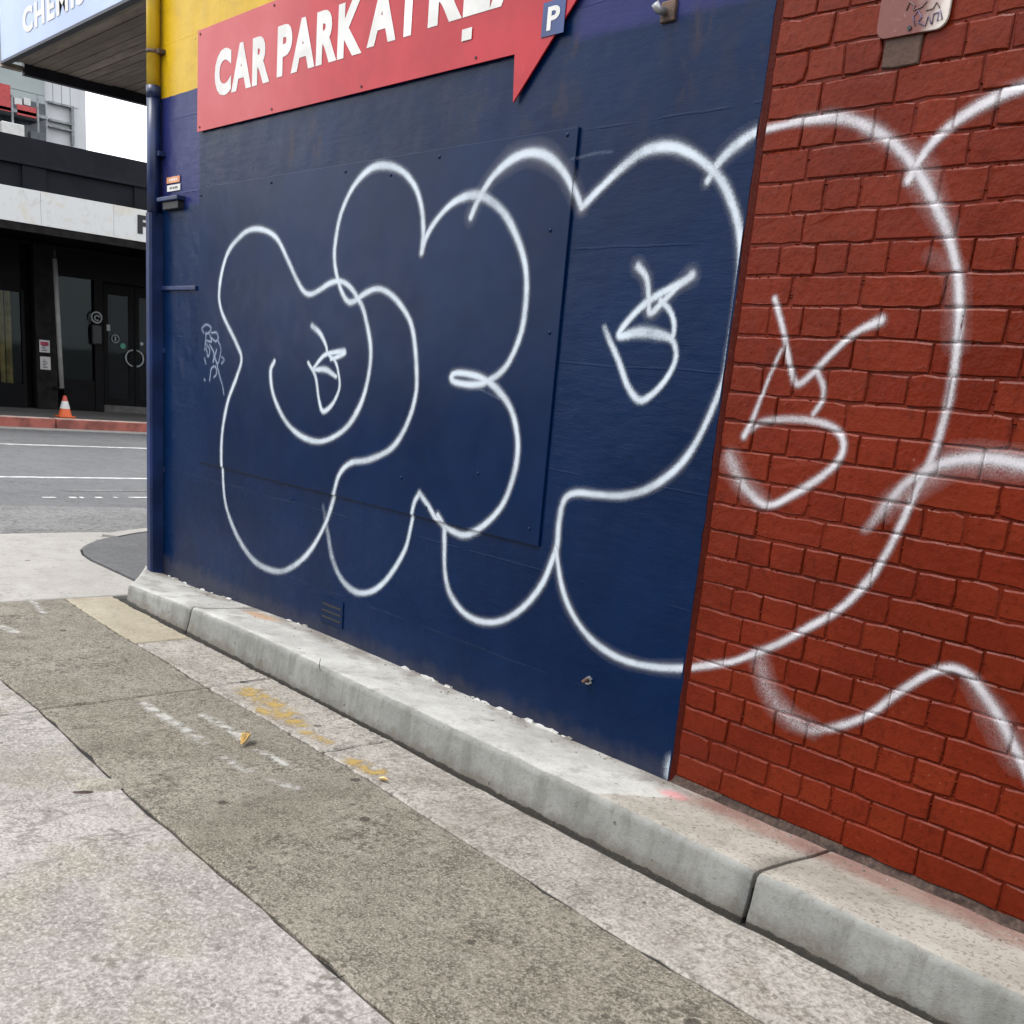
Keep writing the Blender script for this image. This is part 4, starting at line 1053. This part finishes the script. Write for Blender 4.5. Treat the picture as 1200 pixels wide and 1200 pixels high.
# shopfront: left window with curtain
wy, wz0 = F(28, 447); _, wz1 = F(28, 343)
fr_ = box('window_frame', XW-.10, XW-.02, wy, wy+.06, wz0-.05, wz1+.05, M['shopblack'], sp)
box('window_head', XW-.10, XW-.02, -2.0, wy, wz1, 3.0, M['shopblack'], sp)
box('stall_riser', XW-.12, XW, -2.0, wy+.06, -.28, wz0-.051, M['shopblack'], sp)
box('window_pane', XW-.065, XW-.058, 1.0, wy, wz0-.05, wz1, M['glass'], sp)
v = []; f = []
for i in range(160):
    y = 1.0+i*(wy-1.15)/159
    for z in (wz0-.05, wz1): v.append((XW-.16+.03*math.sin(i*.85)+.015*math.sin(i*.33), y, z))
for i in range(159): f.append((2*i, 2*i+2, 2*i+3, 2*i+1))
add('curtain', pyd('curtain', v, f, True), M['curtain'], sp)
pL, _ = F(43, 470); pR, _ = F(67, 470)
box('shop_wall', XW-.29, XW-.18, -8, wy+.2, -.28, 3.0, M['interior'], sp)
box('pillar', XW-.28, XW+.06, pL, pR, -.28, 3.02, M['pillar'], sp, .01)
M['poster'] = m_plain('white_poster', (.68, .66, .66), .6, .06); M['posterred'] = m_plain('poster_red', (.50, .05, .12), .6)
for (a, b, c, d, rd) in ((46, 398, 58.5, 413.5, 1), (47, 417.5, 59.5, 433.5, 0)):
    y0, z1_ = at(a, b, 'x', XW+.065)[1:]; y1, z0_ = at(c, d, 'x', XW+.065)[1:]
    po = box('poster', XW+.061, XW+.065, y0, y1, z0_, z1_, M['poster'], sp)
    if rd: box('print', XW+.0655, XW+.067, y0+.02, y1-.02, z1_-.10, z1_-.03, M['posterred'], po)
    for k in range(4 if rd else 6):
        zz = z0_+.03+k*.028
        box('print', XW+.0655, XW+.067, y0+.04+.01*(k % 2), y1-.05-.02*(k % 3), zz, zz+.011, M['pillar'], po)
# right bay: pane over riser, door post, double door
aY0, aZ1 = F(75, 345); aY1, aZ0 = F(112, 447)
box('stall_riser', XW-.14, XW-.02, pR+.14, aY1, -.05, aZ0-.002, M['shopblack'], sp)
box('window_pane', XW-.09, XW-.083, pR+.10, aY1, aZ0, 2.5, M['glass'], sp)
box('reflection_board', XW-.6, XW-.55, pR+.14, aY1, aZ0, 1.5, m_plain('olive_reflection', (.075, .08, .05), .7, .5, 4), sp)  # olive board paints in the greenish reflection of the pane
box('window_head', XW-.14, XW-.02, pR, 9.0, 2.501, 3.0, M['shopblack'], sp)
box('door_post', XW-.14, XW-.0, aY1+.001, aY1+.17, -.05, 2.5, M['shopblack'], sp)
box('door_step', XW-.9, XW-.16, aY1+.17, 9.0, -.28, .12, M['farpath'], sp)
dY0, _ = F(124, 470)
XDo = XW-.30
def D(px, py): q_ = at(px, py, 'x', XDo+.03); return q_[1], q_[2]
dz0 = .121
dc = D(158, 420)[0]; dl = D(123, 470)[0]
for (ya0, yb0) in ((dl, dc-.01), (dc+.01, dc+(dc-dl))):
    do = box('door', XDo-.02, XDo+.02, ya0, ya0+.09, dz0, 2.5, M['shopblack'], sp)
    box('stile', XDo-.02, XDo+.02, yb0-.11, yb0, dz0, 2.5, M['shopblack'], do)
    box('rail', XDo-.02, XDo+.02, ya0+.091, yb0-.111, dz0, dz0+.14, M['shopblack'], do)
    box('rail', XDo-.02, XDo+.02, ya0+.091, yb0-.111, 2.28, 2.5, M['shopblack'], do)
    box('pane', XDo-.004, XDo+.004, ya0+.091, yb0-.111, dz0+.141, 2.279, M['glass'], do)
box('side_wall', XDo-.02, XDo+.02, dc+(dc-dl)+.01, 9.0, -.05, 2.5, M['shopblack'], sp)
box('back_wall', XW-1.6, XW-1.5, pR, 9.0, -.05, 2.9, M['interior'], sp)
def ring(name, c, r, th, mat, parent, arc=(0, 360), n=22):
    pts = [(XDo+.04, c[0]+r*math.cos(R(arc[0]+(arc[1]-arc[0])*k/n)), c[1]+r*math.sin(R(arc[0]+(arc[1]-arc[0])*k/n))) for k in range(n+1)]
    tube(name, pts, th, mat, parent, 8)
M['decal'] = m_plain('grey_decal', (.38, .40, .41), .5, .1)
M['decalgreen'] = m_plain('green_decal', (.05, .32, .19), .5, .1)
ring('door_decal', D(135, 397), .075, .010, M['decal'], sp); c = D(135, 397)
box('decal_stroke', XDo+.035, XDo+.042, c[0]-.012, c[0]+.012, c[1]-.04, c[1]+.04, M['decal'], sp)
c = D(144, 405.5); prism('door_decal', [(c[0]+.055*math.cos(a), c[1]+.055*math.sin(a)) for a in np.linspace(0, 2*math.pi, 19)[:-1]], 'x', XDo+.03, XDo+.036, M['decalgreen'], sp)
c = D(166, 403); prism('door_decal', [(c[0]+.035*math.cos(a), c[1]+.035*math.sin(a)) for a in np.linspace(0, 2*math.pi, 19)[:-1]], 'x', XDo+.03, XDo+.036, M['decal'], sp)
c = D(157.5, 420)
ring('door_handle', (c[0]-.025, c[1]), .16, .016, M['decal'], sp, (95, 265)); ring('door_handle', (c[0]+.025, c[1]), .16, .016, M['decal'], sp, (-85, 85))
c = F(112.5, 372)
pts = [(XW+.03, c[0]+.10*math.cos(a), c[1]+.10*math.sin(a)) for a in np.linspace(0, 2*math.pi, 23)]
tube('round_sign', pts, .016, M['decal'], sp, 8)
pts = [(XW+.03, c[0]+.05*math.cos(a)+.01, c[1]-.01+.045*math.sin(a)) for a in np.linspace(.3, 5.2, 16)]
tube('round_sign', pts, .013, M['decal'], sp, 8)
box('sign_bracket', XW+.0, XW+.02, c[0]-.09, c[0]+.12, c[1]-.52, c[1]-.13, M['black'], sp, .03)
c = D(127, 384); box('small_notice', XDo+.03, XDo+.034, c[0]-.035, c[0]+.035, c[1]-.06, c[1]+.06, M['decal'], sp)

p0 = at(64, 303, 'x', XW+.45); p1 = at(72.5, 455, 'x', XW+.45)
M['palepipe'] = m_plain('pale_grey_tube', (.34, .335, .32), .5, .1)
ps = tube('leaning_pole', [tuple(p0), tuple((p0+p1)/2), tuple(p1)], .043, M['palepipe'])
ps.data.name = 'leaning_pole'
pb_ = thing('canopy_pole', tuple(p1), 'pale grey tube hanging from the canopy beside the black pillar', 'pole')
ps.parent = pb_; ps.matrix_parent_inverse = Matrix.Translation(-Vector(tuple(p1))); ps.name = 'tube'
tube('bracket', [(p0[0], p0[1], p0[2]-.02), (p0[0], p0[1]-.01, 3.03)], .03, M['black'], pb_)
tube('foot_bracket', [tuple(p1), (XW+.02, p1[1], p1[2]-.02)], .03, M['black'], pb_)

# traffic cone on the far kerb
cb = at(76.5, 490.5, 'z', -.012); cb[0] = -17.75; cy_ = at(76.5, 489, 'x', -17.75)[1]
tc = thing('traffic_cone', (-17.75, cy_, -.012), 'orange traffic cone with a white band on the far footpath', 'cone')
M['cone'] = m_plain('orange_plastic', (.78, .13, .025), .45, .1); M['cone2'] = m_plain('red_orange_plastic', (.60, .09, .06), .5, .1)
hc = at(76.5, 464, 'x', -17.75)[2]+.012
cz = -.012
box('base', -17.75-.14, -17.75+.14, cy_-.14, cy_+.14, cz, cz+.03, M['cone'], tc, .01)
prof = lambda t: .115-(.115-.028)*t
def seg(t0, t1, mat, nm, ex=0):
    lathe(nm, [(prof(t0)+ex, .03+(hc-.03)*t0), (prof(t1)+ex, .03+(hc-.03)*t1)]+([(.015, hc+.004), (.0, hc+.004)] if t1 == 1 else []), (-17.75, cy_, cz), mat, tc)
seg(0, .36, M['cone'], 'body'); seg(.36, .74, M['white'], 'reflective_band', .002); seg(.74, 1, M['cone2'], 'tip')

# ------------------------------------------------------------------ flats behind the shop
XB = -40.0
fb = thing('apartment_block', (XB-4, 9.0, -.3), 'grey and white apartment block with red balcony panels behind the black shop', 'building')
def B(px, py, x=XB): q_ = at(px, py, 'x', x); return q_[1], q_[2]
M['greyclad'] = m_plain('grey_green_cladding', (.40, .45, .44), .6, .08, 1, .1); M['whiteclad'] = m_plain('pale_cladding', (.74, .75, .76), .6, .05, 1, .1)
M['redpanel'] = m_plain('red_panel', (.58, .07, .07), .5, .1); M['rail'] = m_plain('grey_rail', (.30, .32, .33), .5)
M['darkglass'] = m_plain('dark_glazing', (.06, .07, .085), .1, .2)
yc = B(52, 100)[0]; yr = B(102, 110)[0]; zt_ = B(52, 91)[1]
box('wall', XB-8, XB, -6, yc, -.3, 11.6, M['greyclad'], fb)
box('wall', XB-8, XB-.15, yc+.002, yr, -.3, 10.6, M['whiteclad'], fb)
for k in range(6):
    zz = 7.6+k*.62; box('cladding_board', XB+.0005, XB+.03, -6, yc-.02, zz, zz+.60, M['greyclad'], fb)
for k in range(8):
    yy = yc+.03+k*.30
    if yy+.27 < yr: box('cladding_board', XB-.149, XB-.12, yy, yy+.27, 9.35, 10.6, M['whiteclad'], fb)
# window opening with frame on the pale wall
a0, b1 = B(57, 118); a1, b0 = B(87, 171)
for (ya0, yb0, z0_, z1_) in ((a0, a1, b1-.06, b1), (a1-.09, a1, b0, b1-.061), (a0, a1-.091, 8.72, 8.79), (a0, a1-.091, 8.52, 8.57)):
    box('frame_bar', XB-.12+.001, XB+.05, ya0, yb0, z0_, z1_, M['rail'], fb)
# balcony: recess, slab, posts, red panels
a0, b1 = B(44, 115); 
box('balcony_recess', XB+.031, XB+.06, 6.0, B(54, 150)[0]-.02, 7.6, B(45, 121)[1], M['darkglass'], fb)
box('balcony_slab', XB+.061, XB+1.0, 6.0, B(44, 141)[0], B(44, 143)[1]-.02, B(44, 140)[1], M['rail'], fb)
ry0, rz1 = B(20, 127, XB+1); ry1, rz0 = B(43, 139, XB+1)
box('balcony_panel', XB+.96, XB+1.0, ry0, ry1, rz0, rz0+.32, M['redpanel'], fb)
ry2, rz2 = B(12, 100, XB+1); _, rz3 = B(12, 131, XB+1)
box('balcony_panel', XB+.96, XB+1.0, 7.0, ry2, rz3, rz2, M['redpanel'], fb)
for px0, px1 in ((17, 26), (28, 36)):
    y0, z1_ = B(px0, 114, XB+.1); y1, z0_ = B(px1, 124, XB+.1)
    box('window', XB+.061, XB+.10, y0, y1, z0_, z1_, M['white'], fb)
for px in (14, 44):
    y0, _ = B(px, 112, XB+1.02); box('post', XB+.97, XB+1.03, y0-.03, y0+.03, 7.6, B(px, 111, XB+1.02)[1], M['rail'], fb)
y0, z1_ = B(2, 141, XB+1.4); y1, z0_ = B(29, 156, XB+1.4)
box('roof_unit', XB+1.05, XB+1.4, y0, y1, 7.0, z1_, M['white'], fb, .03)
y0, z1_ = B(36, 153, XB+1.4); y1, _ = B(54, 160, XB+1.4)
box('roof_unit', XB+1.05, XB+1.4, y0, y1, 7.0, z1_, M['darkglass'], fb, .03)

# ------------------------------------------------------------------ unseen building across the lane, added and sized to darken blue wall reflections
wh = thing('unseen_lane_building', (2.0, -9.5, -.3), 'unseen dark brick building across the lane, added to darken the blue wall reflections', 'building')
M['whwall'] = m_plain('dark_brown_brickwork', (.10, .075, .065), .8, .3, 4, .4, 30)
box('wall', -3.8, 16.0, -14.0, -8.2, -.3, 3.3, M['whwall'], wh)
box('parapet', -3.9, 16.1, -14.1, -8.12, 3.301, 3.48, M['parapet'], wh, .02)
for k in range(4):
    wd = box('window_frame', -2.0+k*4.4, -.4+k*4.4, -8.199, -8.15, 1.0, 2.6, M['parapet'], wh)
    box('pane', -1.92+k*4.4, -.48+k*4.4, -8.1495, -8.140, 1.08, 2.52, M['darkglass'], wd)
